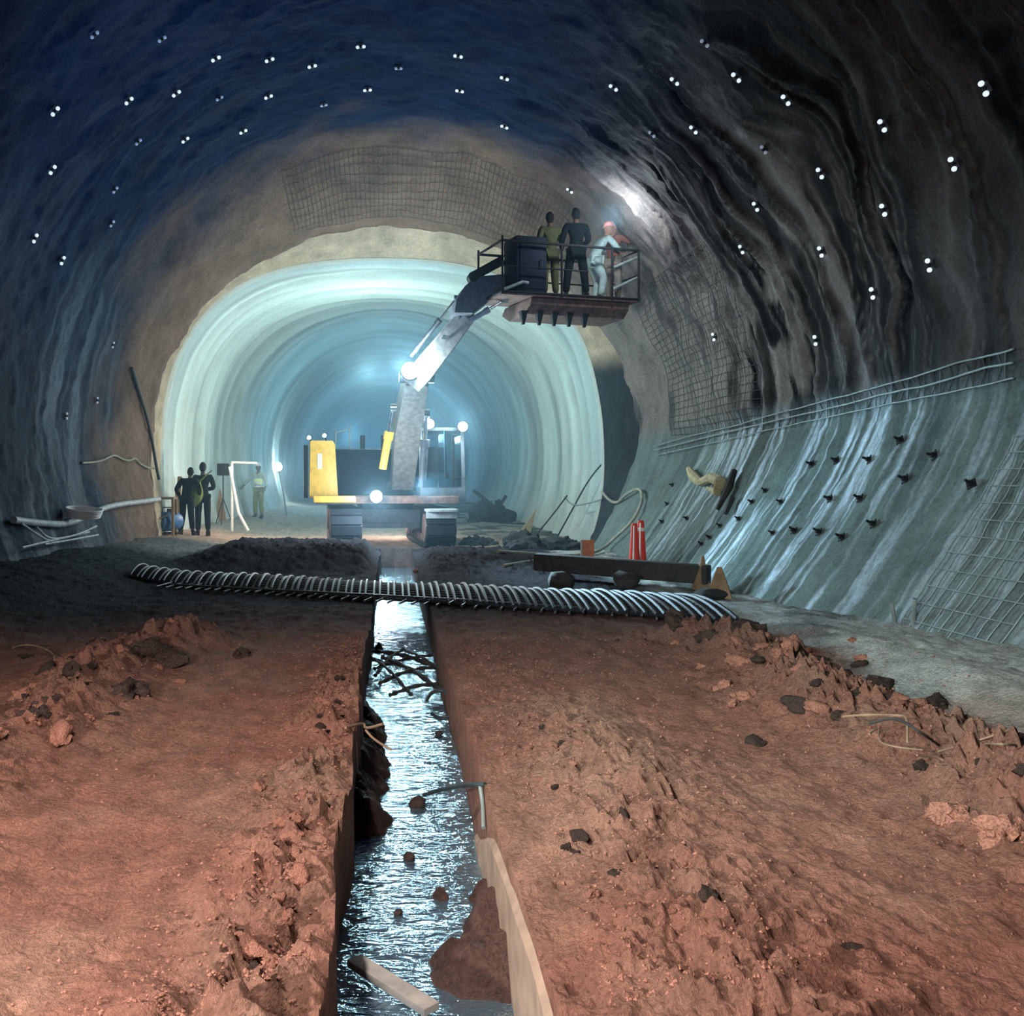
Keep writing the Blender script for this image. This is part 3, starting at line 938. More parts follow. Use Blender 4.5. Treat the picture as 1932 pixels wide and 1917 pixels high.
# bucket link, bucket
B0 = P(884, 592, 18.35)
q = MB()
poly = [E(852, 596, 18.2), E(856, 572, 18.2), E(872, 546, 18.2), E(893, 528, 18.2), E(948, 522, 18.2), E(1010, 540, 18.2), E(1010, 572, 18.2), E(945, 553, 18.2), E(888, 596, 18.2)]
o0 = poly[0]
q.prism([((v - o0).x, (v - o0).z) for v in poly], (o0, Matrix(((1, 0, 0), (0, 0, 1), (0, 1, 0)))), 0.7, bevel=0.02)
q.build('bucket_side', M['machine_grey'], ex)['label'] = 'dark curved bucket side'
q = MB(); q.bar(E(888, 524, 18.0), E(950, 490, 17.9), 0.12, 0.16, bevel=0.02); q.lathe([(0.03, -0.12), (0.10, -0.12), (0.10, 0.12), (0.03, 0.12)], E(892, 524, 18.0), (0, 1, 0), 16)
q.build('tilt_link', M['black'], ex)
ram('bucket_cylinder', E(886, 606, 18.0), E(952, 566, 17.8), 0.05, ex, 'pipe', 0.5)
# ------------------------------------------------------------------ work basket on the raised arm
FZ = 4.90
A0 = P(948, 500, 17.2); A0.z = FZ
B0 = P(1205, 500, 18.0); B0.z = FZ
uu = (B0 - A0); BL = uu.length; uu.normalize()
yaw = math.atan2(uu.y, uu.x)
bk = thing('work_basket', 'dark railed work basket with four workers held up on the excavator arm', 'work platform', A0, yaw)
BD, BH = 1.15, 0.92
vv = Vector((-uu.y, uu.x, 0))


def BW(px, depth):
    """Local (x, y) in the basket of the spot seen at column px, `depth` metres behind the front rail."""
    # ray X = k d ; front line A0 + uu*t + vv*depth
    k = (px - VX) / F
    o = A0 + vv * depth
    t = (o.x - k * o.y) / (k * uu.y - uu.x)
    return t, depth


q = MB(); q.box((BL / 2, BD / 2, -0.03), (BL, BD, 0.05), bevel=0.008)
q.build('floor_plate', M['rust'], bk)
xs = [0.0, BW(1060, 0)[0], BW(1155, 0)[0], BL]
for x in (0.0, 0.9, 1.75, BL):
    pass
for y in (0.0, BD):
    for x in xs:
        q = MB(); q.tube([(x, y, -0.05), (x, y, BH + (0.08 if x in (0.0,) else 0))], 0.022, 8)
        q.build('rail_post', M['black'], bk)
q = MB(); q.tube([(0, 0, BH), (BL, 0, BH), (BL, BD, BH), (0, BD, BH), (0, 0, BH)], 0.025, 8)
q.build('top_rail', M['black'], bk)
q = MB(); q.tube([(0, 0, BH * 0.5), (BL * 0.62, 0, BH * 0.5)], 0.014, 8); q.tube([(BL, 0, BH * 0.5), (BL, BD, BH * 0.5), (0, BD, BH * 0.5)], 0.016, 8)
q.build('middle_rail', M['black'], bk)
q = MB(); q.tube([(0, 0, 0.0), (BL, 0, 0.0), (BL, BD, 0.0), (0, BD, 0.0), (0, 0, 0.0)], 0.022, 8)
q.build('bottom_rail', M['black'], bk)
for (x0, z0, x1, z1) in ((BW(1157, 0)[0], 0.16, BL, 0.42), (BW(1160, 0)[0], 0.58, BL, 0.80)):
    q = MB(); q.tube([(x0, 0.05, z0), (x1, 0.05, z1)], 0.028, 8)
    q.build('brace', M['wire_pale'], bk)['label'] = 'pale diagonal brace'
q = MB(); q.tube([(0.02, 0.0, 0.03), (0.42, 0.05, 0.20), (0.55, 0.1, 0.2)], 0.03, 8)
q.build('strut', M['wire_pale'], bk)
# rusty bucket lip with teeth below the basket (belongs to the excavator)
Ba = Matrix.Translation(A0) @ Matrix.Rotation(yaw, 4, 'Z')
REL = EXI @ Ba
q = MB()
x0 = BW(1000, 0.1)[0]; x1 = BW(1185, 0.1)[0]
q.prism([(-0.0, -0.07), (1.2, -0.07), (1.35, -0.2), (1.0, -0.36), (0.2, -0.34), (0.02, -0.2)], (((x0 + x1) / 2, 0.05, 0), Matrix(((0, 0, 1), (1, 0, 0), (0, 1, 0)))), x1 - x0, bevel=0.02)
for v in q.bm.verts: v.co = REL @ v.co
bkt = q.build('bucket', M['rust'], ex)
bkt['label'] = 'rusty bucket under the basket'
for px in (988, 1018, 1046, 1074, 1103):
    q = MB(); x = BW(px, 0.2)[0]
    q.box((x, 0.22, -0.42), (0.13, 0.14, 0.25), Matrix.Rotation(PI, 3, 'X'), taper=0.35, bevel=0.006)
    for v in q.bm.verts: v.co = REL @ v.co
    q.build('tooth', M['black'], bkt)
# dark cabinet filling the left end
cx_, cy_ = BW(985, 0.45)
cbn = thing('equipment_cabinet', 'tall dark navy cabinet filling the left end of the basket', 'cabinet', Ba @ Vector((cx_ + 0.06, cy_, 0.0)), yaw)
q = MB(); q.box((0, 0, 0.545), (0.62, 0.6, 1.08), bevel=0.05)
q.build('cabinet_body', M['navy'], cbn)
q = MB(); q.box((0.0, -0.305, 0.56), (0.48, 0.02, 0.9), bevel=0.008)
q.build('door', M['navy'], cbn)
q = MB(); q.tube([(0.17, -0.31, 0.5), (0.17, -0.345, 0.5), (0.17, -0.345, 0.64), (0.17, -0.31, 0.64)], 0.01, 8)
q.build('handle', M['steel'], cbn)
# ------------------------------------------------------------------ people
def skin_mesh(name, nodes, edges, mat, parent, sub=2, root=None, extra=None):
    """nodes: {key: (vec, radius or (rx, ry))}"""
    keys = list(nodes)
    me = bpy.data.meshes.new(name)
    me.from_pydata([tuple(nodes[k][0]) for k in keys], [(keys.index(a), keys.index(b)) for a, b in edges], [])
    o = bpy.data.objects.new(name, me)
    COL.objects.link(o)
    sm = o.modifiers.new('skin', 'SKIN')
    sm.use_smooth_shade = True
    sm.branch_smoothing = 0.6
    ss = o.modifiers.new('sub', 'SUBSURF'); ss.levels = sub; ss.render_levels = sub
    for i, k in enumerate(keys):
        r = nodes[k][1]
        rx, ry = r if isinstance(r, tuple) else (r, r)
        sv = me.skin_vertices[0].data[i]
        sv.radius = (rx, ry)
        sv.use_root = (k == root) if root else (i == 0)
    dg = bpy.context.evaluated_depsgraph_get()
    dg.update()
    ev = o.evaluated_get(dg)
    nm = bpy.data.meshes.new_from_object(ev)
    bpy.data.objects.remove(o)
    bpy.data.meshes.remove(me)
    if extra is not None:
        bm = bmesh.new(); bm.from_mesh(nm); extra(bm); bm.to_mesh(nm); bm.free()
    nm.name = name
    nm.polygons.foreach_set('use_smooth', [True] * len(nm.polygons))
    nm.materials.clear(); nm.materials.append(mat)
    r = bpy.data.objects.new(name, nm)
    return put(r, parent)


def head_into(bm, c, R, h=0.235):
    """A head (skull, brow, nose, lips, chin, ears, eyes) about c; local +y is where the face looks."""
    before = set(bm.verts)
    bmesh.ops.create_uvsphere(bm, u_segments=28, v_segments=20, radius=1.0)
    vs = [v for v in bm.verts if v not in before]
    for v in vs:
        n = v.co.copy()
        x, y, z = n
        q = Vector((x * 0.076, y * 0.098, z * h / 2))
        if z < 0:
            q.x *= 1 - 0.30 * (-z); q.y += 0.012 * (-z) * max(y, 0)
        if y > 0.2:
            nose = math.exp(-(x / 0.16) ** 2) * math.exp(-((z + 0.12) / 0.20) ** 2)
            q.y += 0.024 * nose
            brow = math.exp(-((z - 0.12) / 0.10) ** 2) * math.exp(-(x / 0.6) ** 2)
            q.y += 0.007 * brow
            for s in (-1, 1):
                q.y -= 0.012 * math.exp(-((x - s * 0.38) / 0.15) ** 2 - ((z - 0.0) / 0.10) ** 2)
            q.y += 0.007 * math.exp(-(x / 0.3) ** 2 - ((z + 0.44) / 0.07) ** 2)
            q.y -= 0.006 * math.exp(-(x / 0.3) ** 2 - ((z + 0.50) / 0.03) ** 2)
            q.y += 0.010 * math.exp(-(x / 0.35) ** 2 - ((z + 0.8) / 0.15) ** 2)
        v.co = c + R @ q
    for s in (-1, 1):
        b4 = set(bm.verts)
        bmesh.ops.create_uvsphere(bm, u_segments=10, v_segments=8, radius=1.0)
        for v in [v for v in bm.verts if v not in b4]:
            v.co = c + R @ Vector((s * 0.076 + v.co.x * 0.011, v.co.y * 0.020 - 0.008, v.co.z * 0.033 - 0.005))
        b4 = set(bm.verts)
        bmesh.ops.create_uvsphere(bm, u_segments=10, v_segments=8, radius=0.012)
        for v in [v for v in bm.verts if v not in b4]:
            v.co = c + R @ (v.co + Vector((s * 0.030, 0.080, 0.0)))


def person(label, loc, rz, J=None, look=0.0, nod=0.0, top='darkcloth', legs='darkcloth', hat=None, hair=True, skin='skin', vest=None, boots='black', scale=1.0, open_hand=0.4):
    j = dict(pelvis=(0, 0, .93), spine=(0, 0.01, 1.12), chest=(0, 0.0, 1.32), neck=(0, -0.005, 1.47), head=(0, 0.02, 1.60),
             shL=(-.185, 0, 1.42), elL=(-.25, -.03, 1.14), wrL=(-.26, .06, .89), shR=(.185, 0, 1.42), elR=(.25, -.03, 1.14), wrR=(.26, .06, .89),
             hipL=(-.095, 0, .90), knL=(-.11, .03, .50), anL=(-.12, -.01, .085), hipR=(.095, 0, .90), knR=(.11, .03, .50), anR=(.12, -.01, .085))
    j.update(J or {})
    j = {k: Vector(v) for k, v in j.items()}
    root = thing('person', label, 'person', loc, rz)
    root.scale = (scale,) * 3
    N, Ed = {}, []
    def nd(k, v, r): N[k] = (Vector(v), r)
    nd('pelvis', j['pelvis'], (.135, .10)); nd('spine', j['spine'], (.125, .092)); nd('chest', j['chest'], (.155, .105)); nd('neckb', j['chest'].lerp(j['neck'], .75), (.085, .075))
    nd('neck', j['neck'], .062); nd('skull', j['neck'].lerp(j['head'], .6), .062)
    Ed += [('pelvis', 'spine'), ('spine', 'chest'), ('chest', 'neckb'), ('neckb', 'neck'), ('neck', 'skull')]
    for s in 'LR':
        sg = -1 if s == 'L' else 1
        nd('sh' + s, j['sh' + s], .062); nd('el' + s, j['el' + s], .043); nd('fa' + s, j['el' + s].lerp(j['wr' + s], .35), .041); nd('wr' + s, j['wr' + s], .028)
        Ed += [('chest', 'sh' + s), ('sh' + s, 'el' + s), ('el' + s, 'fa' + s), ('fa' + s, 'wr' + s)]
        d = (j['wr' + s] - j['el' + s]).normalized()
        side = Vector((0, 1, 0)) - d * d.y
        if side.length < 0.2: side = Vector((0, 0, 1)) - d * d.z
        side.normalize()                                  # towards the thumb
        nrm = d.cross(side) * (-sg)                       # palm side
        palm = j['wr' + s] + d * .055
        nd('pa' + s, palm, (.030, .020)); Ed.append(('wr' + s, 'pa' + s))
        for fi, (off, ln) in enumerate(((.030, .070), (.011, .080), (-.009, .074), (-.028, .058))):
            b = palm + d * .030 + side * off
            m = b + d * ln * .5 + nrm * ln * .15 * open_hand
            t = m + (d * (1 - open_hand * .6) + nrm * open_hand).normalized() * ln * .5
            nd(f'f{fi}b{s}', b, .0095); nd(f'f{fi}m{s}', m, .0088); nd(f'f{fi}t{s}', t, .0075)
            Ed += [('pa' + s, f'f{fi}b{s}'), (f'f{fi}b{s}', f'f{fi}m{s}'), (f'f{fi}m{s}', f'f{fi}t{s}')]
        b = palm - d * .012 + side * .036
        m = b + (side * .7 + d * .7 + nrm * .3).normalized() * .036
        t = m + (d * .9 + side * .15 + nrm * .4).normalized() * .030
        nd('tb' + s, b, .011); nd('tm' + s, m, .0095); nd('tt' + s, t, .008)
        Ed += [('pa' + s, 'tb' + s), ('tb' + s, 'tm' + s), ('tm' + s, 'tt' + s)]
        nd('hip' + s, j['hip' + s], .088); nd('kn' + s, j['kn' + s], .062); nd('ca' + s, j['kn' + s].lerp(j['an' + s], .3), .060); nd('an' + s, j['an' + s], .037)
        nd('to' + s, j['an' + s] + Vector((sg * .02, .14, -.05)), (.035, .022))
        Ed += [('pelvis', 'hip' + s), ('hip' + s, 'kn' + s), ('kn' + s, 'ca' + s), ('ca' + s, 'an' + s), ('an' + s, 'to' + s)]
    Rh = Matrix.Rotation(look, 3, 'Z') @ Matrix.Rotation(-nod, 3, 'X')
    hc = j['head'] + Vector((0, 0, .03))
    for k in ('pelvis', 'spine', 'chest', 'neckb', 'shL', 'shR'):
        N[k + '_'] = N[k]
        r = N[k][1]; N[k] = (N[k][0], tuple(q * .82 for q in r) if isinstance(r, tuple) else r * .8)
    full = {k[:-1]: N.pop(k) for k in [k for k in N if k.endswith('_')]}
    body = skin_mesh('body', N, Ed, M[skin], root, 2, 'pelvis', lambda bm: head_into(bm, hc, Rh))
    N.update(full)
    # jacket
    def grow(keys, add):
        out = {}
        for k in keys:
            v, r = N[k]
            r = tuple(q + add for q in r) if isinstance(r, tuple) else r + add
            out[k] = (v, r)
        return out
    T = grow(['pelvis', 'spine', 'chest', 'neckb', 'shL', 'elL', 'faL', 'wrL', 'shR', 'elR', 'faR', 'wrR'], .016)
    T['hem'] = (j['pelvis'] + (j['pelvis'] - j['spine']) * .12, (.140, .108))
    for s in 'LR': T['sh' + s] = (j['sh' + s], .092)
    for s in 'LR': T['wr' + s] = (j['wr' + s] - (j['wr' + s] - j['el' + s]) * .06, .040)
    skin_mesh('jacket', T, [('hem', 'pelvis'), ('pelvis', 'spine'), ('spine', 'chest'), ('chest', 'neckb'), ('chest', 'shL'), ('shL', 'elL'), ('elL', 'faL'), ('faL', 'wrL'), ('chest', 'shR'), ('shR', 'elR'), ('elR', 'faR'), ('faR', 'wrR')], M[top], root, 2, 'pelvis')
    T = grow(['pelvis', 'hipL', 'knL', 'caL', 'anL', 'hipR', 'knR', 'caR', 'anR'], .018)
    for s in 'LR': T['an' + s] = (j['an' + s] + Vector((0, 0, .04)), .066)
    skin_mesh('trousers', T, [('pelvis', 'hipL'), ('hipL', 'knL'), ('knL', 'caL'), ('caL', 'anL'), ('pelvis', 'hipR'), ('hipR', 'knR'), ('knR', 'caR'), ('caR', 'anR')], M[legs], root, 2, 'pelvis')
    for s in 'LR':
        sg = -1 if s == 'L' else 1
        a = j['an' + s]
        T = {'a': (a + Vector((0, 0, .06)), .060), 'b': (a + Vector((0, -.01, -.025)), (.055, .055)), 'c': (a + Vector((sg * .015, .09, -.045)), (.052, .040)), 'd': (a + Vector((sg * .025, .17, -.052)), (.045, .030))}
        skin_mesh('boot', T, [('a', 'b'), ('b', 'c'), ('c', 'd')], M[boots], root, 2, 'b')
    if vest:
        T = grow(['pelvis', 'spine', 'chest'], .030)
        T['sa'] = (j['chest'].lerp(j['shL'], .7), .085); T['sb'] = (j['chest'].lerp(j['shR'], .7), .085)
        v_ = skin_mesh('vest', T, [('pelvis', 'spine'), ('spine', 'chest'), ('chest', 'sa'), ('chest', 'sb')], M[vest], root, 2, 'spine')
        for z in (1.02, 1.16):
            q = MB(); q.lathe([(1, -.02), (1.03, 0), (1, .02)], (0, 0, 0), seg=28)
            for w_ in q.bm.verts:
                w_.co = Vector((w_.co.x * .165, w_.co.y * .128, w_.co.z)) + j['pelvis'].lerp(j['chest'], (z - .93) / .39)
            q.build('reflective_band', M['tape'], v_)
    if hat:
        q = MB(); q.lathe([(.118, -.004), (.122, .0), (.104, .012), (.100, .05), (.085, .085), (.05, .108), (.0, .116)], (0, 0, 0), seg=26)
        q.box((0, .115, .0), (.13, .07, .010), bevel=.004)
        for w_ in q.bm.verts: w_.co = hc + Rh @ (Vector((w_.co.x * .92, w_.co.y * 1.08, w_.co.z)) + Vector((0, 0, .045)))
        q.build('helmet', M[hat], root)
    elif hair:
        q = MB(); bmesh.ops.create_uvsphere(q.bm, u_segments=24, v_segments=16, radius=1.0)
        for w_ in q.bm.verts:
            c = w_.co.copy()
            k = 1.0 if (c.z > 0.25 or c.y < 0.05) else 0.86
            if c.z < -0.35 and c.y > -0.1: k *= 0.8
            w_.co = hc + Rh @ Vector((c.x * .083 * k, c.y * .104 * k - .004, c.z * .126 + .004))
        q.build('hair', M['hair'], root)
    return root


def in_basket(px, dep):
    x, y = BW(px, dep)
    return Ba @ Vector((x, y, 0.0))


# local +y is the way a figure faces (away from the camera at rz = 0)
person('man in olive tunic second from the cabinet in the basket, back turned', in_basket(1038, .52), 0.25, scale=.95, top='olive_grey', legs='olive_grey', look=-.35,
       J=dict(wrR=(.16, .24, 1.30), elR=(.30, .06, 1.22), wrL=(-.24, .12, .92)), boots='darkbrown')
person('bare headed man in dark clothes standing tallest in the basket, feet apart', in_basket(1087, .42), 0.1, scale=1.0, top='darkcloth', legs='darkcloth', look=-.2,
       J=dict(anL=(-.20, 0, .085), knL=(-.16, .02, .5), anR=(.20, 0, .085), knR=(.16, .02, .5), wrR=(.22, .30, 1.12), elR=(.27, .08, 1.16), elL=(-.27, .02, 1.15), wrL=(-.22, .20, .98)))
person('man in pale red helmet and pale clothes working bent in the basket', in_basket(1128, .62), -1.25, scale=.98, top='palecloth', legs='palecloth', hat='helmet_red', skin='skin_lit', nod=-.1,
       J=dict(pelvis=(0, -.10, .84), spine=(0, -.03, 1.02), chest=(0, .10, 1.20), neck=(0, .19, 1.34), head=(0, .25, 1.46), shL=(-.185, .13, 1.28), shR=(.185, .13, 1.28),
              elL=(-.24, .30, 1.12), wrL=(-.16, .48, 1.24), elR=(.24, .28, 1.08), wrR=(.12, .46, 1.06), hipL=(-.095, -.09, .82), hipR=(.095, -.09, .82), knL=(-.12, .08, .48), knR=(.12, .06, .48)))
person('man in brick red shirt at the right end of the basket, reaching for the rock', in_basket(1157, .66), -0.9, scale=.92, top='brownred', legs='greycloth', hat='helmet_white', skin='skin_lit',
       J=dict(elR=(.28, .22, 1.30), wrR=(.22, .42, 1.46), elL=(-.24, .12, 1.18), wrL=(-.10, .34, 1.16)))
# two men on the left
g1 = G(383, 1011)
wa = person('bare headed man in dark clothes with green bundle, taller of the pair on the left', g1, 0.35, scale=1.0, top='darkcloth', legs='darkcloth', look=-.3,
            J=dict(wrR=(.10, .26, 1.10), elR=(.27, .04, 1.14), wrL=(-.08, .24, 1.05), elL=(-.26, .04, 1.12)), boots='darkbrown')
g2 = G(352, 1009)
wb = person('shorter man in dark clothes stooping beside the blue machine, back turned', g2, -0.15, scale=.92, top='darkcloth', legs='darkcloth', look=.2,
            J=dict(spine=(0, .03, 1.12), chest=(.04, .07, 1.30), neck=(.05, .13, 1.44), head=(.04, .18, 1.56), shL=(-.14, .07, 1.40), shR=(.225, .07, 1.40), elL=(-.30, .05, 1.14), wrL=(-.24, .2, .95), elR=(.30, .12, 1.14), wrR=(.24, .28, 1.0),
                   anL=(-.17, .02, .085), anR=(.17, -.02, .085)))
# green bundle slung at the taller man's hip
q = MB(); q.blob((0, 0, 0), 0.17, 3, 0.16, 5, (1.0, .75, 1.75)); q.tube([(-.02, 0, .25), (.12, .06, .5), (.2, .16, .62)], 0.018, 8)
bn = q.build('canvas_bundle', M['olive'], None)
bn.location = g1 + Vector((-.12, -.24, 1.0))
bn.rotation_euler = (0, .25, 0)
tag(bn, 'olive green canvas bundle slung behind the taller man on the left', 'bag')
# figure far inside the lining
g3 = G(488, 957)
person('far figure in a lime reflective vest and white helmet inside the lining', g3, 2.7, scale=1.0, top='palecloth', legs='olive', hat='helmet_white', vest='hivis',
       J=dict(elR=(.36, .05, 1.22), wrR=(.48, .12, 1.05), elL=(-.33, .04, 1.16), wrL=(-.38, .18, 1.0)))
# ------------------------------------------------------------------ rock bolts
def wpt(s, d, off=0.0):
    """Point on the heading's rock surface at fraction s around and depth d."""
    G3 = V.reshape(ND, NS, 3)
    i = float(np.interp(d, Dd, np.arange(ND))); jx = s * (NS - 1)
    i0, j0 = min(int(i), ND - 2), min(int(jx), NS - 2)
    fi, fj = i - i0, jx - j0
    p = (G3[i0, j0] * (1 - fi) * (1 - fj) + G3[i0 + 1, j0] * fi * (1 - fj) + G3[i0, j0 + 1] * (1 - fi) * fj + G3[i0 + 1, j0 + 1] * fi * fj)
    p = Vector(p.tolist())
    ax = Vector((0.1 - p.x, 0, 2.6 - p.z)).normalized()
    return p + ax * off


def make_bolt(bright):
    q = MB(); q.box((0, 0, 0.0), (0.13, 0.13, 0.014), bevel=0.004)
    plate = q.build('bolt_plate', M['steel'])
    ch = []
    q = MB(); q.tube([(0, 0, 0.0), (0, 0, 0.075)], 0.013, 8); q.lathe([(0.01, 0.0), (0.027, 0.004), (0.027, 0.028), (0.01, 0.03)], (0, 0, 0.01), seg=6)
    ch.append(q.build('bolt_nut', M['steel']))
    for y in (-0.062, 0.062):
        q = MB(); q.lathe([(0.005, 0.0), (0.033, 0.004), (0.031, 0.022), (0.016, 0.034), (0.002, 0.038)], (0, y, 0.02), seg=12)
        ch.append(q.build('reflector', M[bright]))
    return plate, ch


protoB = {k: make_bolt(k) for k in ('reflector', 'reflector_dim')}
roof_bolts = [
    # band, px, py, bright
    ('along the top edge of the roof', [(175, 62, 0), (303, 70, 0), (405, 107, 1), (507, 109, 1), (588, 121, 1), (680, 84, 1), (752, 125, 0), (865, 102, 1), (1333, 78, 0)]),
    ('in the second row of the roof', [(100, 207, 1), (240, 187, 1), (330, 173, 1), (412, 182, 0), (505, 179, 1), (610, 195, 0), (693, 166, 1), (868, 168, 1), (953, 144, 1)]),
    ('in the third row of the roof', [(258, 265, 0), (347, 261, 1), (457, 245, 1), (953, 236, 1)]),
    ('low on the left haunch', [(62, 448, 1), (95, 318, 1), (114, 490, 1), (122, 785, 0), (208, 420, 0), (210, 650, 0), (214, 356, 0), (180, 755, 0)]),
    ('on the right haunch above the basket', [(1077, 357, 1), (1160, 162, 1), (1233, 250, 0), (1276, 150, 1), (1312, 242, 1), (1393, 143, 1), (1445, 280, 0), (1487, 186, 1)]),
    ('among the pale ribs right of the basket', [(1350, 635, 1), (1403, 469, 1), (1430, 388, 1), (1543, 642, 1), (1552, 325, 1), (1553, 474, 1), (1651, 553, 1), (1670, 235, 1), (1672, 395, 1), (1758, 500, 1), (1803, 308, 1), (1862, 165, 1)]),
]
ORD = ['first', 'second', 'third', 'fourth', 'fifth', 'sixth', 'seventh', 'eighth', 'ninth', 'tenth', 'eleventh', 'twelfth', 'thirteenth', 'fourteenth', 'fifteenth', 'sixteenth', 'seventeenth', 'eighteenth', 'nineteenth', 'twentieth', 'twenty-first', 'twenty-second', 'twenty-third', 'twenty-fourth', 'twenty-fifth', 'twenty-sixth']


def place_bolt(parts, p, n, tang, sc, name):
    pl_, ch = parts
    z = n.normalized()
    y = (tang - z * tang.dot(z)).normalized()
    x = y.cross(z)
    m4 = Matrix((x, y, z)).transposed().to_4x4()
    m4.translation = p + z * 0.03
    r = pl_.copy(); r.name = name; COL.objects.link(r)
    r.matrix_world = m4 @ Matrix.Scale(sc, 4)
    for c_ in ch:
        k = c_.copy(); COL.objects.link(k); k.parent = r
    return r


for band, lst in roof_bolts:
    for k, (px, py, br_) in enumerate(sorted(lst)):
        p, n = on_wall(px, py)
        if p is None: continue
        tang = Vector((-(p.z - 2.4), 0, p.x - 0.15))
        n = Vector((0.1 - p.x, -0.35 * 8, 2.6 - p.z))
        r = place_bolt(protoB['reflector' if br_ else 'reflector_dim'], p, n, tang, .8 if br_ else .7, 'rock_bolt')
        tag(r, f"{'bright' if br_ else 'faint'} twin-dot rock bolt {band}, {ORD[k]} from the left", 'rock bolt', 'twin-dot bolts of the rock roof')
for pl_, ch in protoB.values():
    for o in [pl_] + ch: bpy.data.objects.remove(o)
# dark bolts of the lower right flank
q = MB(); q.box((0, 0, 0.0), (0.15, 0.15, 0.016), Matrix.Rotation(.6, 3, 'Z'), bevel=0.004)
dpl = q.build('bolt_plate', M['black'])
q = MB(); q.tube([(0, 0, 0), (0, 0, 0.13)], 0.024, 8); q.lathe([(0.012, 0), (0.05, 0.005), (0.05, 0.04), (0.012, 0.045)], (0, 0, 0.01), seg=6)
dnt = q.build('bolt_nut', M['black'])
low_b = [(1643, 868), (1580, 870), (1533, 877), (1625, 942), (1568, 942), (1445, 927), (1420, 948), (1475, 948), (1395, 980), (1360, 993), (1500, 1003), (1547, 1005), (1460, 1007), (1340, 1015), (1297, 978), (1325, 1028), (1590, 1015),
         (1765, 860), (1270, 915), (1260, 952), (1380, 920), (1700, 832), (1835, 915), (1650, 990), (1710, 905), (1250, 985)]
for k, (px, py) in enumerate(sorted(low_b)):
    p, n = on_wall(px, py)
    if p is None: continue
    r = place_bolt((dpl, [dnt]), p - n.normalized() * 0.01, n, Vector((0, 0, 1)), 0.5 if px < 1500 else 0.62, 'flank_bolt')
    tag(r, f"dark stubby bolt on the seepage-streaked right flank, {ORD[k]} from the left", 'rock bolt', 'dark bolts of the right flank')
for o in (dpl, dnt): bpy.data.objects.remove(o)

# ------------------------------------------------------------------ reinforcing on the walls
lg = thing('lattice_girder', 'long reinforcing lattice band running along the right flank above the seepage', 'reinforcement', on_wall(1600, 755)[0])
lgi = Matrix.Translation(lg.location).inverted()


def wall_line(f, xs, off):
    out = []
    for x in xs:
        p, n = on_wall(x, f(x))
        if p is None: continue
        out.append(lgi @ (p + n.normalized() * off))
    # smooth
    for _ in range(6):
        out = [out[0]] + [(out[i - 1] + out[i] * 2 + out[i + 1]) / 4 for i in range(1, len(out) - 1)] + [out[-1]]
    return out


base = lambda x: 852 - (x - 1240) * 172 / 692
xs = np.linspace(1240, 1925, 90)
lines = []
for dy, r in ((-17, .011), (0, .013), (20, .010)):
    L_ = wall_line(lambda x: base(x) + dy * (0.5 + (x - 1240) / 700.0), xs, 0.07)
    lines.append(L_)
    q = MB(); q.tube(L_, r, 7); q.build('long_bar', M['wire_pale'], lg)
for i in range(1, len(lines[0]) - 1, 2):
    q = MB(); q.tube([lines[0][i], lines[1][min(i + (1 if i % 4 == 1 else 0), 89)], lines[2][i]], .006, 6)
    q.build('tie_bar', M['wire'], lg)


def mesh_sheet(name, label, ds, ss, r, mat, off=0.03):
    q = MB()
    for d in ds:
        q.tube([wpt(s, d, off) for s in np.linspace(ss[0], ss[-1], 40)], r, 5)
    for s in ss:
        q.tube([wpt(s, d, off + r * 1.6) for d in np.linspace(ds[0], ds[-1], 14)], r, 5)
    o = q.build(name, mat, None, smooth=False)
    return tag(o, label, 'wire mesh')


mesh_sheet('wire_mesh', 'wire mesh sheet pinned across the brown roof above the pale lining', np.arange(19.0, 20.9, 0.2), np.linspace(0.40, 0.66, 66), 0.005, M['wire'])
mesh_sheet('wire_mesh', 'wire mesh sheet on the grey flank between basket and lattice band', np.arange(15.4, 19.6, 0.2), np.linspace(0.735, 0.86, 24), 0.006, M['wire'])
ml_ = mesh_sheet('wire_mesh', 'pale half buried wire mesh low on the near right flank', np.arange(7.4, 9.0, 0.16), np.linspace(0.885, 0.985, 14), 0.006, M['wire_pale'], 0.02)

# ------------------------------------------------------------------ bundle of reinforcing mats lying across the ditch
mat_ = thing('rebar_mat', 'long dark bundle of arched reinforcing mat lying across the ditch', 'reinforcement', (0, 11.9, 0))
R0, R1 = Vector((-3.7, 14.15, 0)), Vector((3.55, 10.75, 0))
nb = 82
def arch(c, t, layer=0):
    hw = 0.55 + 0.42 * t
    h = 0.10 - 0.03 * layer
    pts = []
    for k in range(9):
        u = -1 + 2 * k / 8
        pts.append(Vector((c.x + 0.05 * layer, c.y + u * hw, 0.06 + h * (1 - u * u) - 0.04 * layer)))
    return pts
off0 = Vector((0, 11.9, 0))
protob = []
for k in range(nb):
    t = k / (nb - 1)
    c = R0.lerp(R1, t)
    gzz = max(gz_at(c.x, c.y), -0.05) if not (-0.3 < c.x < 0.6) else 0.0
    g0 = max(gz_at(c.x, c.y - .6), gz_at(c.x, c.y + .6), 0.0) * .8
    q = MB(); q.tube([p - off0 + Vector((0, 0, g0)) for p in arch(c, t, 0.3 * (k % 2))], 0.017 + 0.008 * t, 6)
    q.build('cross_bar', M['rebar'], mat_)
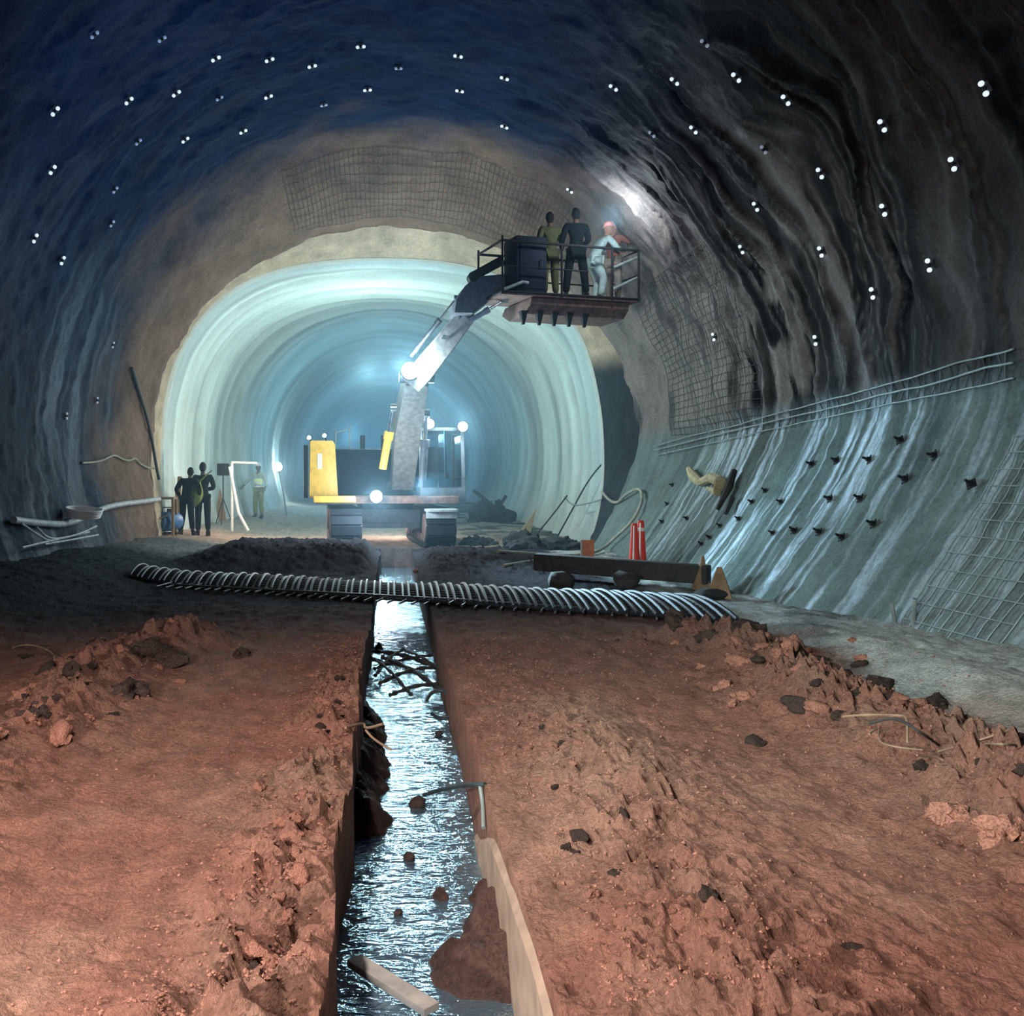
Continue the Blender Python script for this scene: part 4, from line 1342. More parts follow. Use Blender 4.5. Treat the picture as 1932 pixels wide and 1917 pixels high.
for kk_ in range(16):
    pts = []
    for t in np.linspace(0, 1, 30):
        c = R0.lerp(R1, t)
        g0 = max(gz_at(c.x, c.y - .6), gz_at(c.x, c.y + .6), 0.0) * .8
        pts.append(arch(c, t)[min(kk_ // 2, 7)].lerp(arch(c, t)[min(kk_ // 2, 7) + 1], .25 + .5 * (kk_ % 2)) - off0 + Vector((0, 0, g0 - 0.035)))
    q = MB(); q.tube(pts, 0.022, 6); q.build('long_bar', M['black'], mat_)
# second sheet underneath
sh = thing('rebar_mat', 'flat dark reinforcing mat half buried under the arched bundle', 'reinforcement', (0.6, 12.1, 0))
oo = Vector((0.6, 12.1, 0))
for k in range(46):
    t = k / 45
    c = Vector((-3.0, 13.6, 0)).lerp(Vector((3.4, 10.6, 0)), t)
    q = MB(); g0 = max(gz_at(c.x, c.y - .5), gz_at(c.x, c.y + .5), 0)
    q.tube([c + Vector((-.15, -.72, .03 + g0)) - oo, c + Vector((.1, .0, .06 + g0)) - oo, c + Vector((.25, .7, .03 + g0)) - oo], 0.014, 6)
    q.build('cross_bar', M['steel'], sh)
for u in (-.55, -.1, .4):
    q = MB(); q.tube([Vector((-3.0, 13.6 + u, .05 + max(0, gz_at(-3, 13.6)))) - oo, Vector((-.4, 12.38 + u, .08)) - oo, Vector((.8, 11.85 + u, .08)) - oo, Vector((3.4, 10.6 + u, .05 + max(0, gz_at(3.4, 10.6)))) - oo], 0.014, 6)
    q.build('long_bar', M['steel'], sh)

# ------------------------------------------------------------------ timber, blocks and cones on the right
def block(name, label, cat, px, py, size, mat, rz=0., rx=0., group=None, dz=0.0, kind='box', seed=0):
    g = G(px, py)
    q = MB()
    if kind == 'box': q.box((0, 0, size[2] / 2), size, bevel=min(size) * .12)
    elif kind == 'spike': q.box((0, 0, size[2] / 2), size, bevel=0.01, taper=.18)
    else: q.blob((0, 0, size[2] * .4), 1.0, 2, .3, seed, (size[0] / 2, size[1] / 2, size[2] / 2))
    o = q.build(name, mat, None, angle=50)
    o.location = g + Vector((0, 0, dz)); o.rotation_euler = (rx, 0, rz)
    return tag(o, label, cat, group)


a, b = G(1012, 1092), G(1338, 1112)
q = MB(); dl = (b - a)
q.bar(Vector((0, 0, .26)), dl + Vector((0, 0, .20)), .22, .26, bevel=.03)
tb = q.build('timber_beam', M['wood_dark'], None)
tb.location = a
tag(tb, 'long dark timber beam lying on blocks before the traffic cones', 'beam')
block('timber_block', 'dark rough block under the beam, the nearer one to the ditch', 'block', 1062, 1112, (.42, .34, .26), M['wood_dark'], .3, kind='blob', seed=3)
block('timber_block', 'dark rough block under the middle of the beam', 'block', 1182, 1112, (.36, .34, .26), M['wood_dark'], -.2, kind='blob', seed=4)
block('broken_slab', 'dark pointed slab standing at the end of the beam', 'slab', 1322, 1112, (.22, .14, .46), M['wood'], .3, .1, kind='spike')
block('broken_slab', 'lowest dark pointed slab standing beside the mat end', 'slab', 1357, 1130, (.32, .22, .40), M['wood'], -.4, -.12, kind='spike')
block('dark_rubble', 'dark lump beside the pointed slabs', 'rock', 1345, 1130, (.5, .4, .18), M['muck'], 0, kind='blob', seed=9)


def make_cone(name, label, loc, h, r0, r1, stripe):
    t = thing(name, label, 'traffic cone', loc)
    q = MB(); q.box((0, 0, .02), (r0 * 2.5, r0 * 2.5, .04), bevel=.012)
    q.build('base', M['black'], t)
    q = MB(); q.lathe([(r0, .04), (r0 * .98, .06), (r1 * 1.0, h - .02), (r1 * .8, h), (r1 * .3, h)], seg=22)
    bd = q.build('cone_body', M['red'], t)
    for z0, z1 in stripe:
        f = lambda z: r0 + (r1 - r0) * (z - .05) / (h - .07) + .004
        q = MB(); q.lathe([(f(z0) - .004, z0), (f(z0), z0 + .003), (f(z1), z1 - .003), (f(z1) - .004, z1)], seg=22)
        q.build('white_band', M['white'], bd)
    # vertical white strip facing the ditch
    q = MB(); q.bar((-r0 * .45, -r0 * .93, .07), (-r1 * .45, -r1 * .93, h - .04), .014, .075)
    q.build('white_strip', M['white'], bd)
    return t


cl = G(1199, 1070)
make_cone('traffic_cone', 'slim red and white traffic cone at the right wall, nearer the ditch', cl + Vector((-.02, 0, 0)), .74, .10, .05, [])
make_cone('traffic_cone', 'slim red and white traffic cone touching the right wall, the redder one', cl + Vector((.13, .16, 0)), .78, .10, .055, [(.60, .66)])
g = G(1108, 1063)
bdm = thing('marker_board', 'faded orange marker board with a pale edge left of the cones', 'board', g, -.1)
q = MB(); q.box((0.02, 0, .22), (.20, .03, .40), bevel=.006); q.build('board', M['orange'], bdm)
q = MB(); q.bar((-.10, 0, 0), (-.10, 0, .42), .035, .04, bevel=.004); q.build('post', M['wood_grey'], bdm)


# ------------------------------------------------------------------ hoses, pipes and cables
def smooth(pts, it=3):
    pts = [Vector(p) for p in pts]
    for _ in range(it):
        o = [pts[0]]
        for a_, b_ in zip(pts[:-1], pts[1:]):
            o += [a_.lerp(b_, .25), a_.lerp(b_, .75)]
        pts = o + [pts[-1]]
    return pts


def line(name, label, cat, pts, r, mat, seg=8):
    pts = smooth(pts)
    o0 = pts[0].copy()
    q = MB(); q.tube([p - o0 for p in pts], r, seg)
    o = q.build(name, mat, None)
    o.location = o0
    return tag(o, label, cat)


def wl(px, py, off=.05):
    p, n = on_wall(px, py)
    if p is None: return P(px, py, 21.2)
    return p + n.normalized() * off


line('air_hose', 'pale hose looping off the lining edge and down to the orange board', 'hose',
     [P(1136, 928, 21.7), P(1150, 945, 21.4), P(1166, 950, 21.0), wl(1190, 936, .12), wl(1213, 924, .10), wl(1220, 937, .10), wl(1215, 962, .10), wl(1199, 992, .10), wl(1170, 1020, .12), G(1140, 1040, .06), G(1112, 1050, .04), G(1060, 1052, .04), G(1000, 1049, .04), G(940, 1046, .04)], .032, M['hose'])
line('air_hose', 'lower pale hose lying flat between ditch and orange board', 'hose', [G(950, 1060, .03), G(1010, 1059, .03), G(1060, 1060, .03), G(1092, 1062, .03)], .03, M['hose'])
for k, (pp, lab) in enumerate((([(1142, 868), (1110, 905), (1078, 965), (1050, 1015)], 'dark cable slanting down the lining edge beside the dark step'),
                               ([(1070, 935), (1040, 975), (1015, 1005)], 'dark cable slanting low on the lining, nearer the rubble'))):
    line('cable', lab, 'cable', [P(x, y, 22.2 + 0.5 * (1140 - x) / 40) for x, y in pp], .02, M['cable'])
line('cable', 'short pale cable crossing the lining towards the hose', 'cable', [P(1065, 938, 23.2), P(1080, 955, 22.9), P(1110, 950, 22.4), P(1136, 942, 21.9)], .018, M['wire_pale'])
line('air_pipe', 'grey air pipe running along the foot of the left flank', 'pipe',
     [wl(14, 986, .1), wl(60, 990, .1), wl(120, 992, .1), wl(160, 972, .12), wl(205, 957, .12), wl(262, 946, .12), wl(300, 942, .12)], .055, M['pipe'], 12)
q = MB()
cc = wl(126, 978, .34)
for k in range(5):
    q.tube([Vector((math.cos(2 * PI * i / 24) * (.26 + .01 * k), -.02 + math.sin(2 * PI * i / 24) * .22, .028 * k)) for i in range(25)], .02, 8, cap=False)
co_ = q.build('hose_coil', M['white'], None); co_.location = cc; co_.rotation_euler = (.15, .1, 0)
tag(co_, 'pale coil of hose resting on the pipe at the left flank', 'hose coil')
line('cable', 'pale cable zigzagging across the left flank', 'cable', [wl(150, 873), wl(182, 871), wl(202, 862), wl(212, 857), wl(228, 868), wl(240, 870), wl(251, 864), wl(258, 874), wl(272, 882), wl(290, 884)], .02, M['hose'])
line('cable', 'dark cable hanging down the brown left edge of the lining', 'cable', [wl(245, 692, .05), wl(258, 740, .06), wl(272, 785, .06), wl(284, 835, .05), wl(294, 875, .06), wl(300, 905, .05)], .035, M['cable'])
# fallen lattice at the foot of the left flank
lt = thing('bent_lattice', 'bent lattice of bars lying at the foot of the left flank', 'reinforcement', wl(90, 1015, .2))
for pp in (((20, 995), (60, 1022), (78, 1030)), ((48, 1000), (72, 1026), (110, 1022), (150, 1010)), ((62, 1028), (120, 1020), (168, 1014)), ((20, 1042), (70, 1030), (130, 1012), (165, 998))):
    q = MB(); q.tube(smooth([wl(x, y, .18) - lt.location for x, y in pp], 2), .018, 6); q.build('bent_bar', M['pipe'], lt)
# near edge of right flank: pale stub pipes
for k, (px, py) in enumerate(((1690, 1185), (1722, 1180))):
    p, n = on_wall(px, py)
    q = MB(); q.tube([Vector((0, 0, 0)), Vector((.05 * k, -.1, .02)) + n.normalized() * .10 + Vector((0, 0, .18))], .02, 8)
    o = q.build('stub_pipe', M['wire_pale'], None); o.location = p
    tag(o, ('pale stub of pipe at the foot of the right flank, nearer the cones', 'pale stub of pipe at the foot of the right flank, nearer the wire mesh')[k], 'pipe')
# cloth rag and dark scraps caught on the right flank
rg = thing('hanging_rag', 'yellowed rag caught on the right flank above the seepage', 'rag', wl(1350, 915, .05))
q = MB()
pp = [(1308, 890), (1318, 905), (1330, 915), (1352, 905), (1368, 915), (1362, 935), (1345, 925)]
q.tube([wl(x, y, .10) - rg.location for x, y in pp], [.05, .10, .07, .09, .10, .07, .03], 8)
q.build('cloth', M['rag'], rg)
for k, pp in enumerate((((1395, 895), (1385, 925), (1362, 968)), ((1392, 945), (1380, 975)))):
    q = MB(); q.tube([wl(x, y, .10) - rg.location for x, y in pp], [.05, .07, .03] if k == 0 else [.05, .03], 8)
    q.build('dark_scrap', M['wood_dark'], rg)

# ------------------------------------------------------------------ left side clutter
def stand_at(name, label, cat, px, py, rz=0.): return thing(name, label, cat, G(px, py), rz)
fd = stand_at('floodlight', 'dark floodlight on a tripod seen from behind, beside the two men', 'floodlight', 421, 985, .2)
dF = fd.location.y; sF = dF / F
hz_ = CH + (VY - 886) * sF - fd.location.z
q = MB(); q.box((0, 0, hz_), (.34, .14, .34), bevel=.03); q.build('lamp_housing', M['black'], fd)
q = MB(); q.box((0, .08, hz_), (.28, .02, .28), bevel=.005); q.build('lens', M['glass'], fd)
q = MB(); q.tube([(0, 0, .55), (0, 0, hz_ - .15)], .02, 8); q.build('pole', M['steel'], fd)
for a_ in (0.3, 2.4, 4.5):
    q = MB(); q.tube([(0, 0, .75), (.28 * math.cos(a_), .28 * math.sin(a_), .0)], .015, 8); q.build('leg', M['steel'], fd)
lb = stand_at('leaning_board', 'brown triangular board leaning by the floodlight', 'board', 415, 983)
q = MB(); q.prism([(-.18, 0), (.16, 0), (.08, .55), (-.02, .95)], ((0, .10, 0), Matrix(((1, 0, 0), (0, 0, 1), (0, 1, 0)))), .03)
q.build('board', M['wood'], lb)
fr = stand_at('pipe_frame', 'white pipe frame standing inside the lining left of the vest figure', 'frame', 445, 975)
s_f = fr.location.y / F
zt_ = CH + (VY - 872) * s_f - fr.location.z
q = MB()
q.tube([(-.1, 0, .0), (-.1, 0, zt_)], .035, 8); q.build('post', M['white'], fr)
q = MB(); q.tube([(-.12, 0, zt_), (.55, .1, zt_ - .02)], .03, 8); q.build('crossbar', M['white'], fr)
q = MB(); q.tube([(-.16, -.02, zt_ - .12), (.08, -.05, .5), (.34, -.1, .03)], .04, 8); q.build('brace', M['white'], fr)
ls = stand_at('light_stand', 'small glowing lamp on a leaning pole far inside the lining', 'lamp', 541, 952)
s_l = ls.location.y / F
zl = CH + (VY - 881) * s_l - ls.location.z
q = MB(); q.tube([(0, 0, 0), (-.12, 0, zl * .5), (-.28, 0, zl - .08)], .03, 8); q.build('pole', M['wire_pale'], ls)
q = MB(); q.lathe([(.04, 0), (.15, -.06), (.17, -.10), (.02, -.10)], (-.29, -.02, zl), (0, 1, .1)); q.build('lamp_shade', M['black'], ls)
q = MB(); q.lathe([(.15, 0), (.12, -.04), (.005, -.06)], (-.29, -.13, zl), (0, 1, .1)); q.build('lens', M['lamp'], ls)
bn_ = stand_at('work_bench', 'rough wooden trestle bench against the left flank behind the blue machine', 'bench', 302, 1011)
s_b = bn_.location.y / F
hb = CH + (VY - 940) * s_b - bn_.location.z
q = MB(); q.box((.05, .1, hb), (.56, .40, .05), bevel=.008); q.build('bench_top', M['wood'], bn_)
for x, y in ((-.2, -.05), (.3, -.05), (-.2, .25), (.3, .25)):
    q = MB(); q.bar((x, y, -.02), (x, y, hb - .02), .06, bevel=.006); q.build('leg', M['wood'], bn_)
q = MB(); q.bar((-.2, -.05, hb * .35), (.3, -.05, hb * .6), .05, .02); q.build('brace', M['wood'], bn_)
bs = stand_at('timber_stack', 'upright brown timber offcuts leaning behind the wooden bench', 'timber', 322, 1004)
bs.location.y += .55
for k, (x, tz, h, an) in enumerate(((-.25, 0, 1.1, .1), (-.10, 0, 1.3, -.06), (.02, .05, 1.35, .05), (.14, 0, 1.1, -.15))):
    q = MB(); q.bar((x, 0, 0), (x + an * h, .06, h), .11, .04, bevel=.006); q.build('board', M['wood'], bs)
bl_ = stand_at('portable_welder', 'round blue machine on skids at the feet of the stooping man', 'machine', 320, 1008, .3)
q = MB(); q.lathe([(.05, -.27), (.17, -.26), (.215, -.18), (.225, 0), (.215, .18), (.17, .26), (.05, .27)], (0, 0, .30), (0.8, .5, 0), 26); q.build('tank', M['bluepaint'], bl_)
for y in (-.14, .14):
    q = MB(); q.tube([(-.28, y, .10), (-.24, y, .03), (.24, y, .03), (.28, y, .10)], .02, 8); q.build('skid', M['steel'], bl_)
q = MB(); q.box((.02, 0, .54), (.16, .14, .10), bevel=.02); q.tube([(-.15, 0, .5), (-.15, 0, .62), (.17, 0, .62), (.17, 0, .5)], .015, 8); q.build('valve_block', M['steel'], bl_)
# dark muck heaps on the right inside the lining
def heap(label, px, py, wpx, hpx, seed, mat='muck', n=70):
    g = G(px, py); s = g.y / F
    W, H = wpx * s, hpx * s
    q = MB(); rnd = random.Random(seed)
    q.blob((0, 0, H * .05), 1, 4, .45, seed, (W / 2, W * .35, H * .6))
    for k in range(n):
        a_ = rnd.uniform(0, 2 * PI); rr = rnd.random() ** .5
        x, y = W / 2 * rr * math.cos(a_), W * .35 * rr * math.sin(a_)
        q.blob((x, y, H * .8 * (1 - rr * rr) * rnd.uniform(.6, 1.0)), rnd.uniform(.05, .22) * W * .35, 2, .5, seed * 31 + k)
    o = q.build('muck_heap', M[mat], None, angle=60); o.location = g
    return tag(o, label, 'heap', None, 'thing')


heap('dark muck heap against the right lining behind the hose', 985, 1035, 90, 42, 1)
heap('low dark muck heap between the hose and the orange board', 1058, 1036, 80, 26, 2)
heap('dark rubble heap beside the right track of the excavator', 900, 1030, 70, 20, 3)
bh = heap('tall dark rubble heap deep inside the lining right of the cab', 928, 985, 75, 50, 4)
for k, (a_, b_, lab) in enumerate((((893, 925), (948, 968), 'dark slanting beam sticking out of the tall rubble heap'), ((955, 935), (930, 975), 'short dark upright beam in the tall rubble heap'))):
    d0 = bh.location.y - .25
    q = MB(); A_, B_ = P(*a_, d0), P(*b_, d0); q.bar((0, 0, 0), B_ - A_, .14, .10, bevel=.01)
    o = q.build('scrap_beam', M['muck'], None); o.location = A_; tag(o, lab, 'beam')
q = MB(); g = G(992, 1008); sB = g.y / F
q.prism([(-.22, 0), (.12, 0), (.26, .6), (.30, .72), (.16, .5)], ((0, 0, 0), Matrix(((1, 0, 0), (0, 0, 1), (0, 1, 0)))), .05)
o = q.build('tan_sheet', M['rag'], None); o.location = g; tag(o, 'tan tapered sheet leaning on the lining above the muck heap', 'sheet')
# ------------------------------------------------------------------ ditch debris
WZ = -0.40


def Wp(px, py, z=WZ):
    d = (CH - z) * F / (py - VY)
    return Vector(((px - VX) / F * d, d, z))


brs = [((700, 1228), (832, 1262), .03), ((706, 1262), (818, 1236), .022), ((708, 1275), (760, 1225), .022), ((722, 1240), (830, 1300), .03), ((716, 1290), (820, 1258), .024), ((735, 1312), (828, 1290), .022), ((700, 1240), (775, 1310), .02), ((765, 1228), (836, 1268), .018)]
for k, (a, b, r) in enumerate(brs):
    A_, B_ = Wp(*a, WZ + .05 + .015 * k), Wp(*b, WZ + .07 + .012 * k)
    m = A_.lerp(B_, .5) + Vector((0, .03 * (-1) ** k, .04))
    pts = smooth([A_, m, B_], 3)
    q = MB(); q.tube([p - A_ for p in pts], [r * (.7 + .3 * math.sin(i * 1.7)) for i in range(len(pts))], 7)
    o = q.build('dead_branch', M['wood_dark'], None); o.location = A_
    tag(o, f'dark branch tangled across the ditch water, {ORD[k]} of the tangle from the mat side', 'branch', 'branches tangled in the ditch')
A_ = Wp(668, 1812, WZ + .04); B_ = Wp(815, 1905, WZ + .03)
q = MB(); q.bar((0, 0, 0), B_ - A_, .075, .03, up=(0, 0, 1), bevel=.006)
o = q.build('plank', M['wood_grey'], None); o.location = A_
tag(o, 'grey plank floating in the near end of the ditch', 'plank')
q = MB(); c = Wp(832, 1352, WZ + .02)
q.tube([Vector((math.cos(t) * .11, math.sin(t) * .22, .10 + .06 * math.sin(t))) for t in np.linspace(-2.4, 2.9, 28)], .014, 7)
o = q.build('wire_hoop', M['cable'], None); o.location = c; tag(o, 'dark wire hoop sticking out of the ditch water', 'hoop')
line('rod', 'thin dark rod reaching from the ditch water to the kerb', 'rod', [Wp(800, 1500, WZ + .02), Wp(840, 1488, WZ + .1), P(885, 1480, 4.75), P(915, 1480, 4.68)], .012, M['cable'])
line('rod', 'thin pale rod leaning on the kerb just past the bend', 'rod', [P(906, 1484, 4.7), P(911, 1520, 4.62), P(912, 1562, 4.5)], .010, M['wire_pale'])
for k, (px, py, r, lab) in enumerate(((772, 1617, .03, 'small dark stone in mid water below the mud lump'), (788, 1515, .045, 'dark stone standing in the ditch by the thin rod'), (828, 1385, .035, 'dark stone in the ditch next to the wire hoop'), (752, 1722, .02, 'little dark stone in the rippled near water'))):
    q = MB(); q.blob((0, 0, 0), r, 2, .3, 40 + k, (1, 1.2, .8)); o = q.build('ditch_stone', M['clod_dark'] if k != 4 else M['clod'], None, angle=60)
    o.location = Wp(px, py, WZ + r * .3); tag(o, lab, 'stone')
# dry roots and twigs
roots = [([(1590, 1352), (1640, 1348), (1700, 1350), (1712, 1352), (1712, 1400)], .012, 'dry bent root arching over the right windrow'),
         ([(1640, 1365), (1690, 1352), (1735, 1380), (1770, 1405)], .014, 'dark curved root behind the bent one on the right windrow'),
         ([(1640, 1385), (1660, 1370), (1655, 1400), (1690, 1410), (1740, 1415)], .010, 'short forked root low on the right windrow'),
         ([(1770, 1418), (1830, 1402), (1905, 1378)], .010, 'straight pale twig pointing up at the right picture edge'),
         ([(1850, 1403), (1890, 1404), (1928, 1406)], .010, 'straight pale twig lying flat at the right picture edge'),
         ([(1730, 1425), (1780, 1430), (1790, 1450), (1770, 1440)], .010, 'small hooked root under the twigs on the right')]
for pp, r, lab in roots:
    n_ = len(pp)
    pts = []
    for i, (x, y) in enumerate(pp):
        g = G(pp[0][0] + (pp[-1][0] - pp[0][0]) * i / (n_ - 1), max(pp[0][1], pp[-1][1]) + 12)
        pts.append(P(x, y, g.y))
    line('dry_root', lab, 'root', pts, r * .5, M['root'] if 'dark' not in lab else M['wood_dark'], 6)
line('string', 'thin pale string lying on the earth at the left', 'string', [G(24, 1226, .02), G(52, 1221, .02), G(80, 1226, .02), G(100, 1237, .02), G(104, 1250, .02)], .008, M['root'], 6)
line('dead_twig', 'forked pale twig overhanging the left bank of the ditch', 'twig', [G(652, 1366, .03), Vector((-.15, 5.7, .05)), P(688, 1376, 5.6), P(722, 1366, 5.5)], .008, M['root'], 6)
line('dead_twig', 'thin drooping twig hanging from the left bank into the ditch', 'twig', [P(690, 1378, 5.6), P(705, 1395, 5.5), P(738, 1415, 5.4)], .007, M['root'], 6)

# ------------------------------------------------------------------ clods of earth
protoC = []
for k in range(7):
    q = MB(); q.blob((0, 0, .2), 1.0, 3, .62, 100 + k, (.5, .45, .4)); q2 = q
    rnd = random.Random(k)
    for i in range(5):
        a_ = rnd.uniform(0, 6.28); q.blob((.42 * math.cos(a_), .38 * math.sin(a_), rnd.uniform(.05, .4)), rnd.uniform(.12, .26), 1, .4, k * 7 + i)
    protoC.append(q.build('soil_clod', M['clod'], None, angle=70))
me_dark = []
for o in protoC:
    m2 = o.data.copy(); m2.materials[0] = M['clod_dark']; me_dark.append(m2)


def clod(x, d, size, label, group, dark=False, sink=.2):
    k = random.randrange(7)
    o = protoC[k].copy()
    if dark: o.data = me_dark[k]
    COL.objects.link(o)
    o.location = (x, d, gz_at(x, d) - size * sink)
    o.scale = (size, size * random.uniform(.8, 1.2), size * random.uniform(.7, 1.1))
    o.rotation_euler = (random.uniform(-.3, .3), random.uniform(-.3, .3), random.uniform(0, 6.28))
    return tag(o, label, 'clod', group)


rnd = random.Random(21)
for k in range(70):
    d = 3.4 + 5.4 * rnd.random() ** 1.2
    clod(2.85 + rnd.gauss(0, .30), d, rnd.uniform(.04, .13) * (1.0 if d < 6 else 1.2), 'crumbly red earth clod heaped in the windrow along the right side', 'clods of the right windrow', rnd.random() < .3)
for k in range(50):
    d = 4.6 + 4.6 * rnd.random()
    clod(-2.12 + rnd.gauss(0, .26), d, rnd.uniform(.04, .13), 'crumbly earth clod scattered in the windrow on the left', 'clods of the left windrow', rnd.random() < .45)
for k in range(64):
    d = 2.85 + 5.0 * rnd.random() ** 1.6
    clod(-.30 - abs(rnd.gauss(0, .13)), d, rnd.uniform(.025, .075), 'small brown clod on the crumbling left lip of the ditch', 'clods of the left ditch lip', rnd.random() < .2)
for k in range(34):
    d = 2.85 + 3.6 * rnd.random() ** 1.3
    clod(.68 + abs(rnd.gauss(0, .32)), d, rnd.uniform(.02, .06), 'small brown clod on the rough ground right of the kerb', 'clods right of the kerb', rnd.random() < .35)
for (px, py, sz, lab) in ((235, 1268, .30, 'biggest shade-blackened clod of the left windrow, nearest the mat'), (278, 1242, .26, 'black clod of the left windrow just beyond the biggest one'), (325, 1205, .22, 'farthest shade-blackened clod of the left windrow'),
                          (62, 1360, .22, 'black clod at the near end of the left windrow'), (92, 1335, .20, 'black clod behind the near end of the left windrow'), (50, 1238, .13, 'round dark clod by the pale string at the left'),  # the windrow's black clods stand for clumps lying in shadow
                          (1510, 1249, .14, 'dark clod on the grey shoulder closest to the mat'), (1623, 1244, .12, 'small dark clod on the grey shoulder nearest the flank'), (1582, 1272, .10, 'smallest dark clod on the grey shoulder'),
                          (1663, 1292, .18, 'large dark clod alone on the grey shoulder'), (1420, 1222, .20, 'dark clod at the far tip of the right windrow'), (1345, 1205, .18, 'dark clod next to the near edge of the mat'), (1540, 1270, .14, 'dark clod at the outer foot of the right windrow'),
                          (1070, 1612, .045, 'black clod in the rough patch right of the kerb, upper one'), (1163, 1640, .05, 'black clod in the rough patch right of the kerb, lower one'), (1340, 1695, .07, 'black clod alone on the smooth near ground'),
                          (1890, 1500, .17, 'big smooth red clod at the right picture edge'), (1800, 1530, .15, 'big pale red clod leaning in the right windrow'), (785, 1078, .10, 'pale glinting clod on the ditch edge beyond the mat')):
    g = G(px, py)
    clod(g.x, g.y, sz, lab, None, 'dark' in lab or 'black' in lab)
for o in protoC: bpy.data.objects.remove(o)
# crumbs: uncountable
q = MB()
rnd = random.Random(5)
def crumb(x, d, r):
    z = gz_at_fast(x, d)
    vs = [q.bm.verts.new((x + r * a * rnd.uniform(.5, 1.2), d + r * b * rnd.uniform(.5, 1.2), z + r * c * rnd.uniform(.5, 1.1))) for a, b, c in ((1, 0, .1), (0, 1, .1), (-1, 0, .1), (0, -1, .1), (0, 0, .9), (0, 0, -.6))]
    for i in range(4):
        q.bm.faces.new((vs[i], vs[(i + 1) % 4], vs[4])); q.bm.faces.new((vs[(i + 1) % 4], vs[i], vs[5]))
pos = []
for k in range(9000):
    u = rnd.random()
    d = 2.6 + 6.5 * rnd.random() ** 1.9
    if u < .34: x = -.24 - abs(rnd.gauss(0, .28))
    elif u < .56: x = .6 + abs(rnd.gauss(0, .5))
    elif u < .78: x = 2.85 + rnd.gauss(0, .5)
    elif u < .90: x = -2.1 + rnd.gauss(0, .45)
    else: x = rnd.uniform(-2.6, 2.6)
    if -.22 < x < .58: continue
    pos.append((x, d, rnd.uniform(.003, .008 + .0011 * d)))
pz, _ = ground(np.array([p[0] for p in pos]), np.array([p[1] for p in pos]))
_i = iter(pz.tolist())
def gz_at_fast(x, d): return next(_i)
for x, d, r in pos: crumb(x, d, r)
cr = q.build('soil_crumbs', M['crumb'], None, smooth=False)
tag(cr, 'loose red soil crumbs strewn over the ground', 'soil', None, 'stuff')
# ------------------------------------------------------------------ camera and light
cam = bpy.data.cameras.new('camera')
cam.sensor_fit = 'HORIZONTAL'
cam.sensor_width = 36.0
cam.lens = F / 1932.0 * 36.0
cam.shift_x = (966.0 - VX) / 1932.0
cam.shift_y = (VY - 958.5) / 1932.0
cam.clip_start = 0.05
cam.clip_end = 300
co = bpy.data.objects.new('camera', cam)
co.location = (0, 0, CH)
co.rotation_euler = (PI / 2, 0, 0)
COL.objects.link(co)
SC.camera = co


def point(name, loc, power, colr, r=0.15):
    l = bpy.data.lights.new(name, 'POINT')
    l.energy = power; l.color = colr; l.shadow_soft_size = r
    o = bpy.data.objects.new(name, l); o.location = loc
    COL.objects.link(o)
    return o


def spot(name, loc, to, power, colr, ang, blend=0.5, r=0.1):
    l = bpy.data.lights.new(name, 'SPOT')
    l.energy = power; l.color = colr; l.shadow_soft_size = r
    l.spot_size = math.radians(ang); l.spot_blend = blend
    o = bpy.data.objects.new(name, l); o.location = loc
    o.rotation_euler = (Vector(to) - Vector(loc)).to_track_quat('-Z', 'Y').to_euler()
    COL.objects.link(o)
    return o


COOL = (0.72, 0.95, 1.0)
point('boom_light', P(772, 702, 19.1) + Vector((-0.1, -0.35, 0.1)), 430, COOL, 0.16)
point('track_light', P(710, 937, 19.7) + Vector((0, -0.35, 0)), 230, (0.75, 0.92, 1.0), 0.16)
point('roof_light', P(808, 796, 20.9) + Vector((0, -0.3, 0.1)), 170, COOL, 0.16)
point('roof_light', P(873, 803, 20.9) + Vector((0, -0.3, 0.1)), 170, COOL, 0.16)
point('inner_fill', (-0.6, 25.5, 4.4), 360, (0.74, 1.0, 0.95), 0.3)  # unseen lamps added to brighten the lining and tint its depth blue
point('inner_fill', (-1.5, 36, 3.2), 420, (0.35, 0.75, 1.0), 0.3)
point('inner_fill', (0.5, 52, 3.2), 600, (0.25, 0.6, 1.0), 0.3)
point('stand_light', P(527, 880, 40) + Vector((0, -0.4, 0)), 260, (0.6, 0.9, 1.0), 0.2)
point('warm_ground_fill', (-2.9, 23.4, 1.5), 190, (1.0, 0.85, 0.72), 0.2)  # unseen warm lamps added to light the ground behind the excavator
point('warm_ground_fill', (0.1, 24.6, 0.9), 150, (1.0, 0.80, 0.68), 0.2)
point('basket_light', P(1158, 408, 16.95), 100, (0.85, 0.95, 1.0), 0.06)
spot('ground_fill', (-1.3, 2.6, 3.7), (0.5, 4.0, 0.0), 720, (1.0, 0.87, 0.80), 130, 0.8, 0.10)  # unseen lamp added overhead to light the near soil
spot('side_lamp', (-2.7, 0.2, 1.8), (0.9, 5.0, 0.0), 1150, (1.0, 0.87, 0.80), 110, 0.8, 0.07)
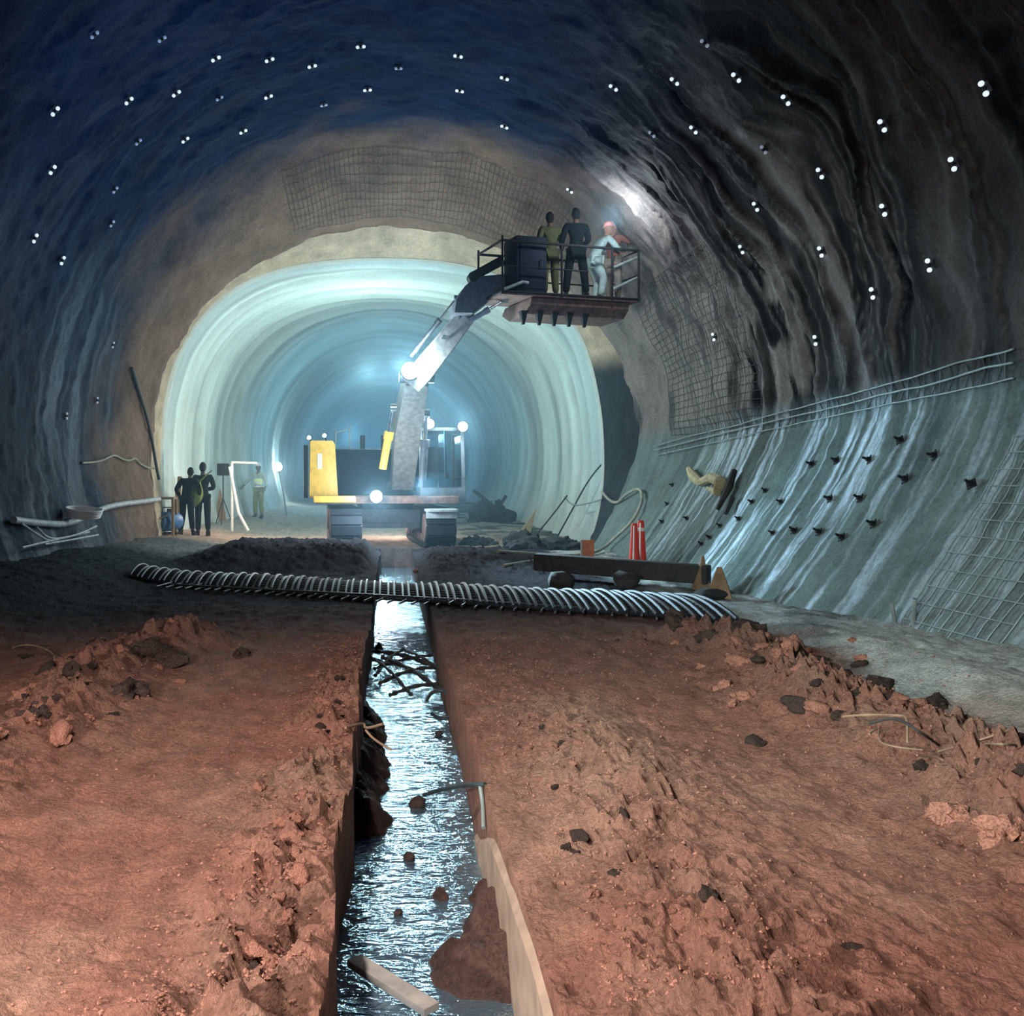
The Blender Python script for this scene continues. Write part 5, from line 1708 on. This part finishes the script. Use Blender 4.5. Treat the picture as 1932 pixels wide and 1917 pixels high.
spot('camera_lamp', (-0.7, -0.4, 1.9), (0.8, 5.5, 0.0), 300, (1.0, 0.87, 0.80), 80, 0.9, 0.10)
spot('flank_fill', (-1.0, 1.0, 2.2), (5.2, 9.6, 0.2), 1150, (0.62, 0.95, 0.92), 56, 0.9, 0.2)  # unseen lamp added for the teal light on the right flank
spot('flank_fill', (0.4, 17.0, 1.4), (4.7, 12.0, 0.5), 1700, (0.5, 0.82, 1.0), 60, 0.9, 0.2)  # second added lamp, bluer, for the foot of that flank
spot('crown_fill', (-0.6, 10.0, 1.2), (-1.6, 15.5, 8.0), 900, (0.14, 0.40, 1.0), 110, 1.0, 0.5)  # unseen blue lamp added to tint the roof

wd_ = bpy.data.worlds.new('tunnel_air')
SC.world = wd_
wd_.use_nodes = True
bg = wd_.node_tree.nodes['Background']
bg.inputs['Color'].default_value = (0.10, 0.22, 0.5, 1)
bg.inputs['Strength'].default_value = 0.05
SC.view_settings.view_transform = 'Standard'
SC.view_settings.look = 'None'
SC.view_settings.exposure = 0.0
SC.cycles.use_denoising = True
SC.cycles.max_bounces = 6
SC.cycles.diffuse_bounces = 2
SC.cycles.volume_bounces = 0
SC.cycles.use_adaptive_sampling = True
SC.cycles.adaptive_threshold = 0.05
SC.cycles.sample_clamp_indirect = 4.0

# ------------------------------------------------------------------ haze added for the lamps' glow in the lined tunnel and around the excavator
mh = bpy.data.materials.new('lamp_haze'); mh.use_nodes = True
nt = mh.node_tree; nt.nodes.clear()
out = nt.nodes.new('ShaderNodeOutputMaterial'); vs_ = nt.nodes.new('ShaderNodeVolumeScatter')
vs_.inputs['Color'].default_value = (0.45, 0.78, 1.0, 1); vs_.inputs['Density'].default_value = 0.019; vs_.inputs['Anisotropy'].default_value = 0.35
nt.links.new(vs_.outputs[0], out.inputs['Volume'])
q = MB(); q.box((0, 44.0, 4.0), (12.0, 55.0, 8.6))
hz = q.build('haze', mh, None, smooth=False)
tag(hz, 'blue haze added for the glow around the lamps inside the lining', 'haze', None, 'stuff')
